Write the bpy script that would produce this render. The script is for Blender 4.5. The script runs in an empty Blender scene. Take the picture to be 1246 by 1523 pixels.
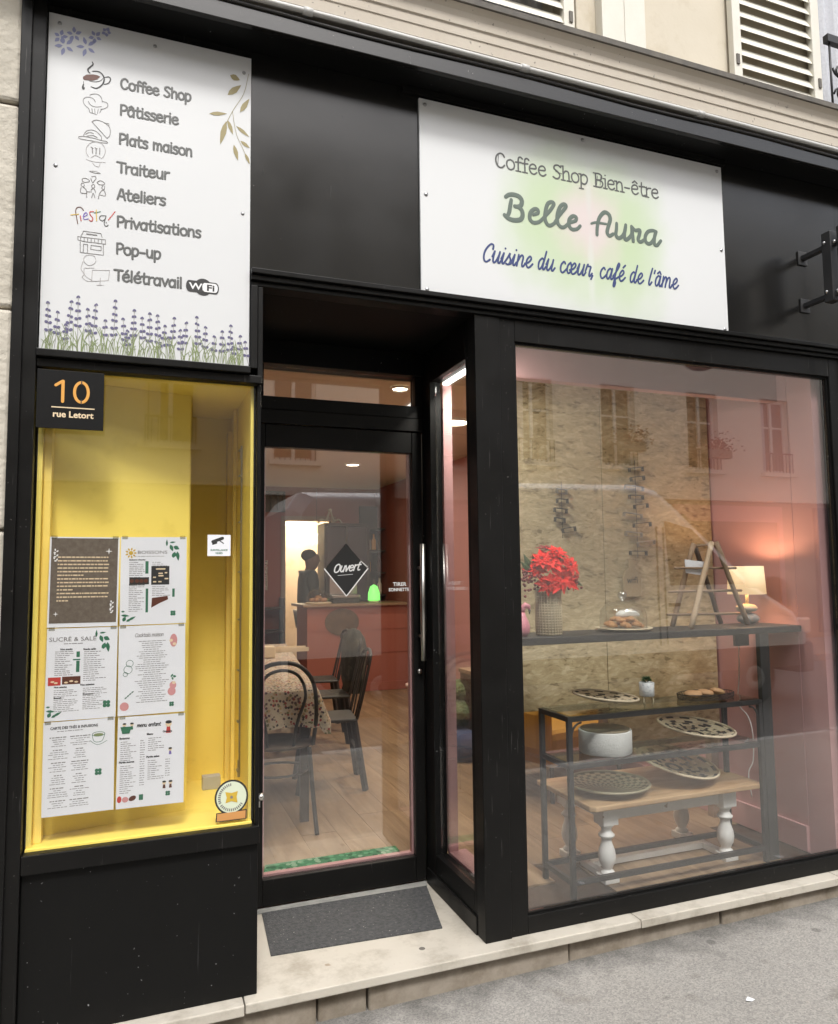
import bpy, bmesh, math, random
from mathutils import Vector, Matrix
R = math.radians
random.seed(7)
S = bpy.context.scene
COL = S.collection

# ------------------------------------------------------------------ camera
YAW, PITCH, ROLL = R(20.78), R(4.74), R(-0.675)
cy, sy, cp, sp = math.cos(YAW), math.sin(YAW), math.cos(PITCH), math.sin(PITCH)
Fv = Vector((sy * cp, cy * cp, sp)); Rv = Vector((cy, -sy, 0)); Uv = Rv.cross(Fv)
cr, sr = math.cos(ROLL), math.sin(ROLL)
Rv, Uv = Rv * cr + Uv * sr, Uv * cr - Rv * sr
CAMP = Vector((0, -2.65, 1.55))
cam = bpy.data.cameras.new('camera'); camo = bpy.data.objects.new('camera', cam); COL.objects.link(camo)
camo.matrix_world = Matrix((( Rv.x, Uv.x, -Fv.x, CAMP.x), (Rv.y, Uv.y, -Fv.y, CAMP.y), (Rv.z, Uv.z, -Fv.z, CAMP.z), (0, 0, 0, 1)))
cam.sensor_fit = 'HORIZONTAL'; cam.sensor_width = 36; cam.lens = 1098 / 1246 * 36
cam.clip_start = .05; cam.clip_end = 400
S.camera = camo

# ------------------------------------------------------------------ world, sun, exposure
SUN_EL, SUN_AZ = R(56), R(-8)        # high soft daylight from the gap over the street
W = bpy.data.worlds.new('World'); S.world = W; W.use_nodes = True
nt = W.node_tree; bg = nt.nodes['Background']
sky = nt.nodes.new('ShaderNodeTexSky'); sky.sky_type = 'NISHITA'; sky.sun_disc = False
sky.sun_elevation = SUN_EL; sky.sun_rotation = R(180) + SUN_AZ; sky.air_density = 1.0; sky.dust_density = 4.0; sky.ozone_density = 1.0
hsv = nt.nodes.new('ShaderNodeHueSaturation'); hsv.inputs['Saturation'].default_value = .35
nt.links.new(sky.outputs[0], hsv.inputs['Color']); nt.links.new(hsv.outputs[0], bg.inputs[0]); bg.inputs[1].default_value = 0.15
sun = bpy.data.lights.new('sun', 'SUN'); suno = bpy.data.objects.new('sun', sun); COL.objects.link(suno)
sun.energy = 1.35; sun.angle = R(10); sun.color = (1, .985, .96)
sd = Vector((math.sin(SUN_AZ) * math.cos(SUN_EL), -math.cos(SUN_AZ) * math.cos(SUN_EL), math.sin(SUN_EL)))
suno.rotation_euler = sd.to_track_quat('Z', 'Y').to_euler()
S.view_settings.view_transform = 'Standard'; S.view_settings.look = 'None'
S.view_settings.exposure = 0.82; S.view_settings.gamma = 1
S.view_settings.use_curve_mapping = False
S.cycles.max_bounces = 10; S.cycles.transparent_max_bounces = 24; S.cycles.diffuse_bounces = 4; S.cycles.glossy_bounces = 4
S.cycles.sample_clamp_indirect = 6; S.cycles.caustics_reflective = False; S.cycles.caustics_refractive = False
try: S.cycles.use_denoising = True
except Exception: pass

# ------------------------------------------------------------------ helpers
def px(x, y, Y=0.0):            # the point at depth Y behind the shop front seen at photo pixel x, y (used once, for tracing flat prints)
    d = Fv + Rv * ((x - 623) / 1098) - Uv * ((y - 761.5) / 1098)
    return CAMP + d * ((Y - CAMP.y) / d.y)

class MB:
    def __init__(s): s.v = []; s.f = []; s.m = []; s.mi = 0; s.sm = []
    def add(s, vs, fs, smooth=False):
        b = len(s.v); s.v += [tuple(v) for v in vs]
        for f in fs: s.f.append([b + i for i in f]); s.m.append(s.mi); s.sm.append(smooth)
        return s
    def box(s, x0, x1, y0, y1, z0, z1):
        return s.add([(x0, y0, z0), (x1, y0, z0), (x1, y1, z0), (x0, y1, z0), (x0, y0, z1), (x1, y0, z1), (x1, y1, z1), (x0, y1, z1)],
                     [(0, 3, 2, 1), (4, 5, 6, 7), (0, 1, 5, 4), (1, 2, 6, 5), (2, 3, 7, 6), (3, 0, 4, 7)])
    def lathe(s, prof, n=24, c=(0, 0, 0), sx=1, sy=1, cap=True):
        vs = []; fs = []
        for r, z in prof:
            for k in range(n):
                a = 2 * math.pi * k / n; vs.append((c[0] + r * math.cos(a) * sx, c[1] + r * math.sin(a) * sy, c[2] + z))
        for i in range(len(prof) - 1):
            for k in range(n):
                k2 = (k + 1) % n; fs.append((i * n + k, i * n + k2, (i + 1) * n + k2, (i + 1) * n + k))
        s.add(vs, fs, True)
        if cap:
            b = len(s.v) - len(vs)
            if prof[0][0] > 1e-5: s.f.append([b + k for k in range(n)][::-1]); s.m.append(s.mi); s.sm.append(False)
            if prof[-1][0] > 1e-5: s.f.append([b + (len(prof) - 1) * n + k for k in range(n)]); s.m.append(s.mi); s.sm.append(False)
        return s
    def tube(s, pts, r, n=8, closed=False):
        pts = [Vector(p) for p in pts]; L = len(pts); vs = []; fs = []
        rr = r if isinstance(r, (list, tuple)) else [r] * L
        prev = None
        for i, p in enumerate(pts):
            if closed: t = pts[(i + 1) % L] - pts[i - 1]
            else: t = pts[min(i + 1, L - 1)] - pts[max(i - 1, 0)]
            t.normalize()
            u = (prev - t * prev.dot(t)) if prev else t.orthogonal()
            if u.length < 1e-5: u = t.orthogonal()
            u.normalize(); prev = u; w = t.cross(u)
            for k in range(n):
                a = 2 * math.pi * (k + .5) / n; vs.append(p + (u * math.cos(a) + w * math.sin(a)) * rr[i])
        for i in range(L if closed else L - 1):
            j = (i + 1) % L
            for k in range(n):
                k2 = (k + 1) % n; fs.append((i * n + k, i * n + k2, j * n + k2, j * n + k))
        if not closed: fs += [tuple(range(n))[::-1], tuple((L - 1) * n + k for k in range(n))]
        return s.add(vs, fs, True)
    def prism(s, poly, a, b, axis='y'):      # poly in the other two axes
        n = len(poly)
        def P(u, v, w): return {'y': (u, w, v), 'x': (w, u, v), 'z': (u, v, w)}[axis]
        vs = [P(u, v, a) for u, v in poly] + [P(u, v, b) for u, v in poly]
        fs = [tuple(range(n)), tuple(range(2 * n - 1, n - 1, -1))] + [(i, i + n, (i + 1) % n + n, (i + 1) % n) for i in range(n)]
        return s.add(vs, fs)
    def sphere(s, c, r, n=12, m=8, sc=(1, 1, 1)):
        return s.lathe([(max(1e-4, r * math.sin(math.pi * i / m)) , -r * math.cos(math.pi * i / m) * sc[2]) for i in range(m + 1)], n, c, sc[0], sc[1], cap=False)
    def bar(s, a, b, w, h=None):
        a = Vector(a); b = Vector(b); t = (b - a).normalized(); h = h or w
        u = t.cross(Vector((0, 0, 1)));
        if u.length < .05: u = Vector((1, 0, 0))
        u.normalize(); q = t.cross(u)
        vs = [p + u * i * w / 2 + q * j * h / 2 for p in (a, b) for i, j in ((-1, -1), (1, -1), (1, 1), (-1, 1))]
        return s.add(vs, [(3, 2, 1, 0), (4, 5, 6, 7), (0, 1, 5, 4), (1, 2, 6, 5), (2, 3, 7, 6), (3, 0, 4, 7)])
    def mesh(s, name, mats):
        me = bpy.data.meshes.new(name); me.from_pydata(s.v, [], s.f)
        for m in (mats if isinstance(mats, (list, tuple)) else [mats]): me.materials.append(m)
        me.polygons.foreach_set('material_index', s.m); me.polygons.foreach_set('use_smooth', s.sm); me.update()
        bm = bmesh.new(); bm.from_mesh(me); bmesh.ops.recalc_face_normals(bm, faces=bm.faces); bm.to_mesh(me); bm.free()
        return me
    def build(s, name, mats, parent=None, bevel=0, label=None, loc=None, stuff=False):
        o = bpy.data.objects.new(name, s.mesh(name, mats)); COL.objects.link(o)
        if parent: o.parent = parent
        if loc: o.location = loc
        if bevel:
            b = o.modifiers.new('bevel', 'BEVEL'); b.width = bevel; b.segments = 2; b.limit_method = 'ANGLE'; b.angle_limit = R(40)
        if label: o['label'] = label
        if stuff: o['kind'] = 'stuff'
        return o
def Bx(*a): return MB().box(*a)
def tag(o, label, cat, group=None):
    o['label'] = label; o['category'] = cat
    if group: o['group'] = group
    return o
def thing(name, label, cat, loc=(0, 0, 0), rz=0, group=None):
    o = bpy.data.objects.new(name, None); COL.objects.link(o); o.location = loc; o.rotation_euler = (0, 0, rz); o.empty_display_size = .1
    return tag(o, label, cat, group)
def struct(o): o['kind'] = 'structure'; return o
def child(name, me, parent, loc=(0, 0, 0), rot=(0, 0, 0), sc=None):
    o = bpy.data.objects.new(name, me); COL.objects.link(o); o.parent = parent; o.location = loc; o.rotation_euler = rot
    if sc: o.scale = sc
    return o
def copy_tree(o, parent=None):
    c = o.copy(); COL.objects.link(c); c.parent = parent
    for ch in list(o.children): copy_tree(ch, c)
    return c

# ------------------------------------------------------------------ materials
def mat(name, col, rough=.6, metal=0, spec=.5, noise=None, bump=None, coat=0, emit=None, estr=0, speck=None, coords='Object', dirt=None, rvar=None, streak=None):
    """noise=(scale, amount, colour2)  bump=(scale, strength)  speck=(scale, threshold, colour)"""
    m = bpy.data.materials.new(name); m.use_nodes = True; n = m.node_tree.nodes; l = m.node_tree.links
    b = n['Principled BSDF']; b.inputs['Base Color'].default_value = (*col, 1); b.inputs['Roughness'].default_value = rough
    b.inputs['Metallic'].default_value = metal; b.inputs['Specular IOR Level'].default_value = spec; b.inputs['Coat Weight'].default_value = coat
    if emit: b.inputs['Emission Color'].default_value = (*emit, 1); b.inputs['Emission Strength'].default_value = estr
    tc = n.new('ShaderNodeTexCoord'); src = tc.outputs[coords]; colour = None
    if noise:
        t = n.new('ShaderNodeTexNoise'); t.inputs['Scale'].default_value = noise[0]; t.inputs['Detail'].default_value = 6; t.inputs['Roughness'].default_value = .65; l.new(src, t.inputs['Vector'])
        r = n.new('ShaderNodeValToRGB'); r.color_ramp.elements[0].position = .5 - noise[1]; r.color_ramp.elements[1].position = .5 + noise[1]
        r.color_ramp.elements[0].color = (*col, 1); r.color_ramp.elements[1].color = (*noise[2], 1); l.new(t.outputs['Fac'], r.inputs[0]); colour = r.outputs[0]
    if speck:
        t = n.new('ShaderNodeTexNoise'); t.inputs['Scale'].default_value = speck[0]; t.inputs['Detail'].default_value = 2; l.new(src, t.inputs['Vector'])
        r = n.new('ShaderNodeValToRGB'); r.color_ramp.elements[0].position = speck[1]; r.color_ramp.elements[1].position = speck[1] + .03; l.new(t.outputs['Fac'], r.inputs[0])
        x = n.new('ShaderNodeMix'); x.data_type = 'RGBA'; l.new(r.outputs[0], x.inputs[0])
        if colour: l.new(colour, x.inputs[6])
        else: x.inputs[6].default_value = (*col, 1)
        x.inputs[7].default_value = (*speck[2], 1); colour = x.outputs[2]
    if streak:    # thin vertical scuffs and drips
        mp = n.new('ShaderNodeMapping'); mp.inputs['Scale'].default_value = (1, 1, .035); l.new(src, mp.inputs[0]); t = n.new('ShaderNodeTexNoise'); t.inputs['Scale'].default_value = streak[0]; t.inputs['Detail'].default_value = 3; l.new(mp.outputs[0], t.inputs['Vector'])
        r = n.new('ShaderNodeValToRGB'); r.color_ramp.elements[0].position = streak[1]; r.color_ramp.elements[1].position = streak[1] + .05; l.new(t.outputs['Fac'], r.inputs[0])
        x = n.new('ShaderNodeMix'); x.data_type = 'RGBA'; l.new(r.outputs[0], x.inputs[0])
        if colour: l.new(colour, x.inputs[6])
        else: x.inputs[6].default_value = (*col, 1)
        x.inputs[7].default_value = (*streak[2], 1); colour = x.outputs[2]
    if dirt:      # (scale, low, high, multiplier) soft stains
        t = n.new('ShaderNodeTexNoise'); t.inputs['Scale'].default_value = dirt[0]; t.inputs['Detail'].default_value = 7; t.inputs['Roughness'].default_value = .7; l.new(src, t.inputs['Vector'])
        r = n.new('ShaderNodeValToRGB'); r.color_ramp.elements[0].position = dirt[1]; r.color_ramp.elements[1].position = dirt[2]; r.color_ramp.elements[0].color = (1, 1, 1, 1); r.color_ramp.elements[1].color = (*dirt[3], 1); l.new(t.outputs['Fac'], r.inputs[0])
        x = n.new('ShaderNodeMix'); x.data_type = 'RGBA'; x.blend_type = 'MULTIPLY'; x.inputs[0].default_value = 1
        if colour: l.new(colour, x.inputs[6])
        else: x.inputs[6].default_value = (*col, 1)
        l.new(r.outputs[0], x.inputs[7]); colour = x.outputs[2]
    if rvar:
        t = n.new('ShaderNodeTexNoise'); t.inputs['Scale'].default_value = rvar[0]; t.inputs['Detail'].default_value = 6; l.new(src, t.inputs['Vector'])
        mr = n.new('ShaderNodeMapRange'); mr.inputs[1].default_value = .35; mr.inputs[2].default_value = .65; mr.inputs[3].default_value = rvar[1]; mr.inputs[4].default_value = rvar[2]; l.new(t.outputs['Fac'], mr.inputs[0]); l.new(mr.outputs[0], b.inputs['Roughness'])
    if colour: l.new(colour, b.inputs['Base Color'])
    if bump:
        t = n.new('ShaderNodeTexNoise'); t.inputs['Scale'].default_value = bump[0]; t.inputs['Detail'].default_value = 5; l.new(src, t.inputs['Vector'])
        bp = n.new('ShaderNodeBump'); bp.inputs['Strength'].default_value = bump[1]; bp.inputs['Distance'].default_value = bump[2] if len(bump) > 2 else .01
        l.new(t.outputs['Fac'], bp.inputs['Height']); l.new(bp.outputs[0], b.inputs['Normal'])
    return m
def glass(name, tint=(1, 1, 1), base=.06, rough=0.0, k=.85):
    m = bpy.data.materials.new(name); m.use_nodes = True; n = m.node_tree.nodes; l = m.node_tree.links; n.clear()
    o = n.new('ShaderNodeOutputMaterial'); t = n.new('ShaderNodeBsdfTransparent'); t.inputs[0].default_value = (*tint, 1)
    g = n.new('ShaderNodeBsdfGlossy'); g.inputs['Roughness'].default_value = rough; ge = n.new('ShaderNodeNewGeometry'); dt = n.new('ShaderNodeVectorMath'); dt.operation = 'DOT_PRODUCT'; l.new(ge.outputs['Normal'], dt.inputs[0]); l.new(ge.outputs['Incoming'], dt.inputs[1])
    ab = n.new('ShaderNodeMath'); ab.operation = 'ABSOLUTE'; l.new(dt.outputs['Value'], ab.inputs[0]); om = n.new('ShaderNodeMath'); om.operation = 'SUBTRACT'; om.inputs[0].default_value = 1; l.new(ab.outputs[0], om.inputs[1])
    f = n.new('ShaderNodeMath'); f.operation = 'POWER'; f.inputs[1].default_value = 5; l.new(om.outputs[0], f.inputs[0])      # Schlick: base at normal incidence, rising to 1 at grazing
    a = n.new('ShaderNodeMath'); a.operation = 'MULTIPLY_ADD'; a.inputs[1].default_value = k; a.inputs[2].default_value = base; a.use_clamp = True
    x = n.new('ShaderNodeMixShader'); l.new(f.outputs[0], a.inputs[0]); l.new(a.outputs[0], x.inputs[0]); l.new(t.outputs[0], x.inputs[1]); l.new(g.outputs[0], x.inputs[2]); l.new(x.outputs[0], o.inputs[0])
    return m
def emission(name, col, st):
    m = bpy.data.materials.new(name); m.use_nodes = True; n = m.node_tree.nodes; n.clear(); e = n.new('ShaderNodeEmission'); o = n.new('ShaderNodeOutputMaterial')
    e.inputs[0].default_value = (*col, 1); e.inputs[1].default_value = st; m.node_tree.links.new(e.outputs[0], o.inputs[0]); return m
M = {}
M['black'] = mat('black_paint', (.005, .0048, .0045), .42, rvar=(5, .32, .5), streak=(150, .70, (.05, .048, .045)), spec=.22, noise=(2.2, .3, (.009, .0086, .008)), bump=(60, .06, .002), speck=(95, .74, (.10, .095, .09)))
M['fascia'] = mat('black_fascia_paint', (.009, .0085, .0078), .3, rvar=(3, .18, .25), streak=(110, .715, (.05, .048, .045)), spec=.6, noise=(1.6, .3, (.012, .0115, .0105)), bump=(30, .04, .002), speck=(80, .745, (.14, .13, .12)))
M['black_low'] = mat('black_panel_paint', (.004, .004, .004), .5, spec=.2, noise=(2, .3, (.0065, .0065, .006)), bump=(40, .06, .002), speck=(70, .735, (.22, .22, .22)), streak=(120, .71, (.03, .03, .03)))
M['black_in'] = mat('matt_black_metal', (.02, .02, .021), .45, noise=(6, .3, (.045, .043, .042)))
M['sign'] = mat('white_sign_panel', (.68, .69, .69), .35, noise=(1.3, .4, (.64, .65, .655)))
M['grey_ink'] = mat('grey_print', (.105, .108, .104), .5)
M['dark_ink'] = mat('dark_print', (.03, .03, .03), .5)
M['thin_ink'] = mat('line_print', (.2, .19, .185), .5)
M['pale_ink'] = mat('pale_line_print', (.42, .40, .39), .5)
M['green_ink'] = mat('sage_print', (.115, .15, .125), .5)
M['navy_ink'] = mat('navy_print', (.035, .055, .17), .5)
M['white_ink'] = mat('white_print', (.8, .8, .8), .5)
M['brown_ink'] = mat('coffee_print', (.11, .035, .02), .5)
M['leaf_ink'] = mat('olive_leaf_print', (.30, .25, .11), .5)
M['stalk_ink'] = mat('stem_green_print', (.22, .27, .12), .5)
M['lav_ink'] = mat('lavender_print', (.12, .11, .21), .5)
M['lilac_ink'] = mat('lilac_flower_print', (.30, .32, .52), .5)
M['gold_ink'] = mat('gold_print', (.72, .36, .08), .4)
M['cream_ink'] = mat('cream_print', (.75, .6, .4), .4)
M['red_ink'] = mat('red_print', (.5, .05, .04), .5); M['yel_ink'] = mat('yellow_print', (.6, .4, .05), .5); M['blu_ink'] = mat('violet_print', (.2, .15, .45), .5)
M['grn_ink'] = mat('green_print', (.04, .16, .09), .5); M['pink_ink'] = mat('pink_print', (.6, .28, .28), .5)
M['paper'] = mat('white_paper', (.78, .79, .82), .55, noise=(6, .4, (.74, .75, .78)))
M['paper_brown'] = mat('brown_printed_paper', (.10, .075, .055), .5, noise=(60, .25, (.17, .14, .11)))
M['yellow'] = mat('yellow_paint', (.95, .77, .17), .5, noise=(1.5, .4, (.91, .72, .15)), dirt=(9, .55, .85, (.85, .82, .7)), bump=(25, .05, .003))
M['yellow2'] = mat('yellow_painted_wood', (.92, .71, .18), .45)
M['steel'] = mat('brushed_steel', (.62, .60, .56), .28, metal=1, bump=(90, .05, .001))
M['screw'] = mat('screw_steel', (.42, .42, .42), .35, metal=1)
M['stone'] = mat('limestone', (.44, .405, .335), .85, noise=(5, .3, (.60, .56, .48)), bump=(34, .9, .009), speck=(7, .68, (.36, .32, .27)))
M['cornice'] = mat('cornice_stone', (.52, .46, .38), .8, noise=(4, .25, (.58, .525, .44)), bump=(40, .2, .004), speck=(45, .70, (.3, .27, .23)))
M['grime'] = mat('grimy_lead', (.09, .085, .08), .8, noise=(12, .3, (.2, .18, .15)), bump=(25, .4, .005))
M['render'] = mat('cream_render', (.58, .52, .41), .85, dirt=(3, .5, .8, (.75, .7, .6)), noise=(2.2, .3, (.66, .60, .49)), bump=(60, .15, .003), speck=(5, .68, (.5, .42, .32)))
M['shutter'] = mat('ivory_shutter_paint', (.66, .63, .54), .5, noise=(9, .3, (.74, .71, .63)))
M['pipe'] = mat('white_pipe', (.6, .6, .58), .45, noise=(8, .3, (.45, .44, .42)))
M['slab'] = mat('limestone_step', (.45, .415, .35), .7, dirt=(6, .48, .78, (.55, .52, .48)), noise=(3.5, .3, (.53, .49, .42)), bump=(45, .2, .004), speck=(16, .72, (.33, .27, .2)))
M['plinth'] = mat('plinth_stone', (.26, .225, .18), .9, dirt=(5, .4, .7, (.5, .46, .4)), noise=(7, .3, (.36, .31, .25)), bump=(20, .5, .01))
def asphalt():
    m = mat('pavement_asphalt', (.22, .21, .196), .9, noise=(1.1, .3, (.30, .288, .27)), bump=(170, .25, .003))
    n = m.node_tree.nodes; l = m.node_tree.links; b = n['Principled BSDF']; old = b.inputs['Base Color'].links[0].from_socket
    tc = [x for x in n if x.type == 'TEX_COORD'][0]
    v = n.new('ShaderNodeTexVoronoi'); v.inputs['Scale'].default_value = 190; l.new(tc.outputs['Object'], v.inputs['Vector'])
    g = n.new('ShaderNodeSeparateColor'); l.new(v.outputs['Color'], g.inputs[0])
    r = n.new('ShaderNodeValToRGB'); e = r.color_ramp.elements; e[0].position = .0; e[0].color = (.55, .55, .55, 1); e[1].position = 1; e[1].color = (1.6, 1.58, 1.5, 1)
    l.new(g.outputs[0], r.inputs[0]); x = n.new('ShaderNodeMix'); x.data_type = 'RGBA'; x.blend_type = 'MULTIPLY'; x.inputs[0].default_value = .5
    l.new(old, x.inputs[6]); l.new(r.outputs[0], x.inputs[7])
    t = n.new('ShaderNodeTexNoise'); t.inputs['Scale'].default_value = 6; t.inputs['Detail'].default_value = 3; l.new(tc.outputs['Object'], t.inputs['Vector'])
    r2 = n.new('ShaderNodeValToRGB'); r2.color_ramp.elements[0].position = .60; r2.color_ramp.elements[0].color = (1, 1, 1, 1); r2.color_ramp.elements[1].position = .72; r2.color_ramp.elements[1].color = (.62, .6, .58, 1)
    l.new(t.outputs['Fac'], r2.inputs[0]); y = n.new('ShaderNodeMix'); y.data_type = 'RGBA'; y.blend_type = 'MULTIPLY'; y.inputs[0].default_value = .8
    l.new(x.outputs[2], y.inputs[6]); l.new(r2.outputs[0], y.inputs[7]); 
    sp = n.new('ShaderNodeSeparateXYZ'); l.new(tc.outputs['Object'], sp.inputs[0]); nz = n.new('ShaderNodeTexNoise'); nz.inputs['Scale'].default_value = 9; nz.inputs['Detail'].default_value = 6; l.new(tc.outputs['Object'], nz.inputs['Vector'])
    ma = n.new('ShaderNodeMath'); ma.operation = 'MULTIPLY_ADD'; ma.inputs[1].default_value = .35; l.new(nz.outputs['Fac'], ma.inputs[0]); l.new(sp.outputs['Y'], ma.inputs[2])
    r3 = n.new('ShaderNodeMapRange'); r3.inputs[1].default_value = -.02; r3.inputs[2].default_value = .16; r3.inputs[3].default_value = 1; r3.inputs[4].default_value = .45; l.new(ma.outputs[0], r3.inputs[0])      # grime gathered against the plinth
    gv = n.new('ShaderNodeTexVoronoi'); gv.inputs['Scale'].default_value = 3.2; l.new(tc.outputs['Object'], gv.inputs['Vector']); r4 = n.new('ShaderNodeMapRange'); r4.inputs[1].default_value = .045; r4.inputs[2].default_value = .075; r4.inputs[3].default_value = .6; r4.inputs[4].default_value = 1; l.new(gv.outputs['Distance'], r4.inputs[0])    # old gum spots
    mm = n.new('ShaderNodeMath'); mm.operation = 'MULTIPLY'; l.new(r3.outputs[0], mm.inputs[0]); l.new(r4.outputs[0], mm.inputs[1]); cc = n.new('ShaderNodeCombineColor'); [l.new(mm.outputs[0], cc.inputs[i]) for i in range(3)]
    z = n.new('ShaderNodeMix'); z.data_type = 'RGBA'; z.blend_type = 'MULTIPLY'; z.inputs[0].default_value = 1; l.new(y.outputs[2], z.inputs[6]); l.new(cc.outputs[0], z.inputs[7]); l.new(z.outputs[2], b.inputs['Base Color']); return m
M['asphalt'] = asphalt()
M['road'] = mat('road_asphalt', (.16, .155, .15), .9, noise=(3, .3, (.20, .195, .19)), bump=(90, .5, .006))
M['kerb'] = mat('granite_kerb', (.3, .29, .28), .8, noise=(30, .3, (.4, .39, .37)))
M['doormat'] = mat('grey_ribbed_mat', (.032, .033, .034), .95, noise=(60, .25, (.10, .10, .10)), bump=(160, 1, .006), speck=(85, .70, (.3, .29, .27)))
M['pink'] = mat('dusty_pink_paint', (.60, .335, .33), .6, noise=(2, .4, (.56, .305, .30)), bump=(30, .06, .003))
M['terra'] = mat('terracotta_paint', (.33, .10, .065), .6, noise=(2, .4, (.29, .085, .055)))
M['counter'] = mat('counter_terracotta', (.40, .14, .10), .5, noise=(2, .4, (.36, .12, .085)))
M['ceil'] = mat('beige_ceiling_paint', (.70, .62, .48), .8)
M['cream_wall'] = mat('cream_wall_paint', (.75, .66, .48), .7)
M['wood_dark'] = mat('dark_wood', (.035, .018, .010), .5, noise=(12, .3, (.06, .03, .016)))
M['ctop'] = mat('wood_worktop', (.30, .20, .12), .4)
M['white_wood'] = mat('distressed_white_paint', (.80, .79, .76), .5, noise=(9, .25, (.84, .83, .81)), speck=(22, .70, (.4, .33, .25)), bump=(40, .15, .002))
M['drift'] = mat('driftwood', (.20, .125, .075), .8, noise=(14, .3, (.33, .23, .15)), bump=(30, .5, .004))
M['drift2'] = mat('pale_driftwood', (.42, .30, .19), .8, noise=(14, .3, (.5, .38, .26)), bump=(30, .5, .004))
M['greyshelf'] = mat('charcoal_shelf', (.028, .028, .028), .5, noise=(8, .3, (.045, .044, .043)))
M['shade'] = mat('lamp_shade_fabric', (.85, .72, .5), .8, emit=(1, .66, .34), estr=.5)
M['stone_b'] = mat('pale_pebble', (.55, .5, .4), .5, noise=(15, .3, (.6, .55, .46))); M['stone_g'] = mat('grey_pebble', (.22, .21, .2), .5, noise=(15, .3, (.28, .27, .26)))
M['red_petal'] = mat('red_petal', (.70, .008, .008), .6, spec=.2, noise=(20, .3, (.85, .03, .02))); M['dred_petal'] = mat('dark_red_petal', (.18, .006, .008), .5)
M['leaf'] = mat('green_leaf', (.03, .08, .025), .5, noise=(20, .3, (.06, .13, .04)))
M['cane'] = mat('straw_cane', (.72, .60, .40), .7, noise=(60, .3, (.8, .7, .5)))
M['wicker'] = mat('pale_wicker', (.66, .54, .37), .7, noise=(60, .3, (.76, .65, .48)), bump=(120, .5, .003)); M['wick_dk'] = mat('dark_wicker', (.03, .022, .018), .7)
M['flamingo'] = mat('pink_ceramic', (.72, .27, .33), .3); M['pastry'] = mat('golden_pastry', (.42, .18, .07), .6, noise=(30, .25, (.6, .33, .14)), bump=(40, .5, .005))
M['sugar'] = mat('icing_sugar', (.8, .78, .74), .8); M['bread'] = mat('biscuit', (.52, .29, .14), .7, noise=(40, .3, (.62, .38, .2)), bump=(50, .4, .004))
M['plate'] = mat('cream_plate', (.68, .58, .4), .35); M['pot'] = mat('speckled_white_ceramic', (.72, .73, .73), .35, speck=(120, .62, (.35, .38, .42)))
M['drum'] = mat('white_textured_stoneware', (.74, .74, .71), .7, noise=(30, .3, (.82, .82, .79)), bump=(110, .6, .005)); M['drum_top'] = mat('tan_drum_top', (.26, .21, .13), .6)
M['brass_t'] = mat('engraved_metal', (.42, .38, .26), .5, metal=.2)
M['cloth_blue'] = mat('blue_cloth', (.05, .07, .16), .9); M['plush'] = mat('green_plush', (.05, .09, .035), .95, noise=(14, .15, (.16, .2, .09)), bump=(30, 1, .03))
M['mustard'] = mat('mustard_fabric', (.42, .24, .04), .9, noise=(8, .3, (.48, .28, .05)))
M['shirt'] = mat('dark_shirt', (.035, .042, .045), .9); M['skin'] = mat('skin', (.16, .085, .055), .55); M['hair'] = mat('black_hair', (.01, .009, .008), .7)
M['jacket'] = mat('dark_camouflage_jacket', (.025, .025, .02), .9, noise=(7, .05, (.08, .075, .055)))
M['bin'] = mat('pale_pink_bin', (.6, .42, .36), .5)
M['van'] = mat('white_van_paint', (.80, .80, .81), .25, coat=.5); M['van_glass'] = mat('van_dark_glass', (.012, .014, .016), .05, spec=.8); M['tyre'] = mat('tyre_rubber', (.02, .02, .02), .8); M['hub'] = mat('wheel_steel', (.3, .3, .3), .4, metal=.6)
M['plastic'] = mat('dark_grey_bumper', (.04, .04, .042), .6); M['lampglass'] = mat('headlight_lens', (.6, .6, .6), .1)
M['oppwall'] = mat('opposite_plaster', (.84, .77, .66), .85, noise=(1.2, .3, (.90, .84, .74)), bump=(30, .2, .004)); M['oppbase'] = mat('opposite_shopfront', (.22, .18, .13), .7, noise=(1.5, .3, (.32, .27, .2)))
M['room'] = mat('curtained_pane', (.03, .028, .024), .15, spec=.5); M['pvc'] = mat('white_window_frame', (.72, .71, .68), .5)
M['geran'] = mat('geranium_leaves', (.05, .09, .03), .8, noise=(30, .1, (.35, .05, .06)))
M['curtain'] = mat('net_curtain', (.62, .63, .66), .9, noise=(60, .3, (.45, .46, .5)))
M['iron'] = mat('wrought_iron', (.02, .02, .022), .5)
M['glow_green'] = mat('lit_green_lamp', (.15, .6, .12), .4, emit=(.22, .9, .16), estr=.9)
M['glass'] = glass('shop_glass', (.99, .995, .99), .155, 0, .8); M['glass_case'] = glass('case_glass', (.995, .995, .99), .05, 0, .8); M['glass_shelf'] = glass('shelf_glass', (.86, .9, .87), .08); M['glass_dome'] = glass('dome_glass', (.96, .97, .96), .13, .02, .8)
M['led'] = emission('led_glow', (1, .97, .9), 6); M['spot'] = emission('downlight_glow', (1, .86, .62), 9); M['star'] = emission('paper_star_glow', (1, .8, .45), 2.6)

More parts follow.
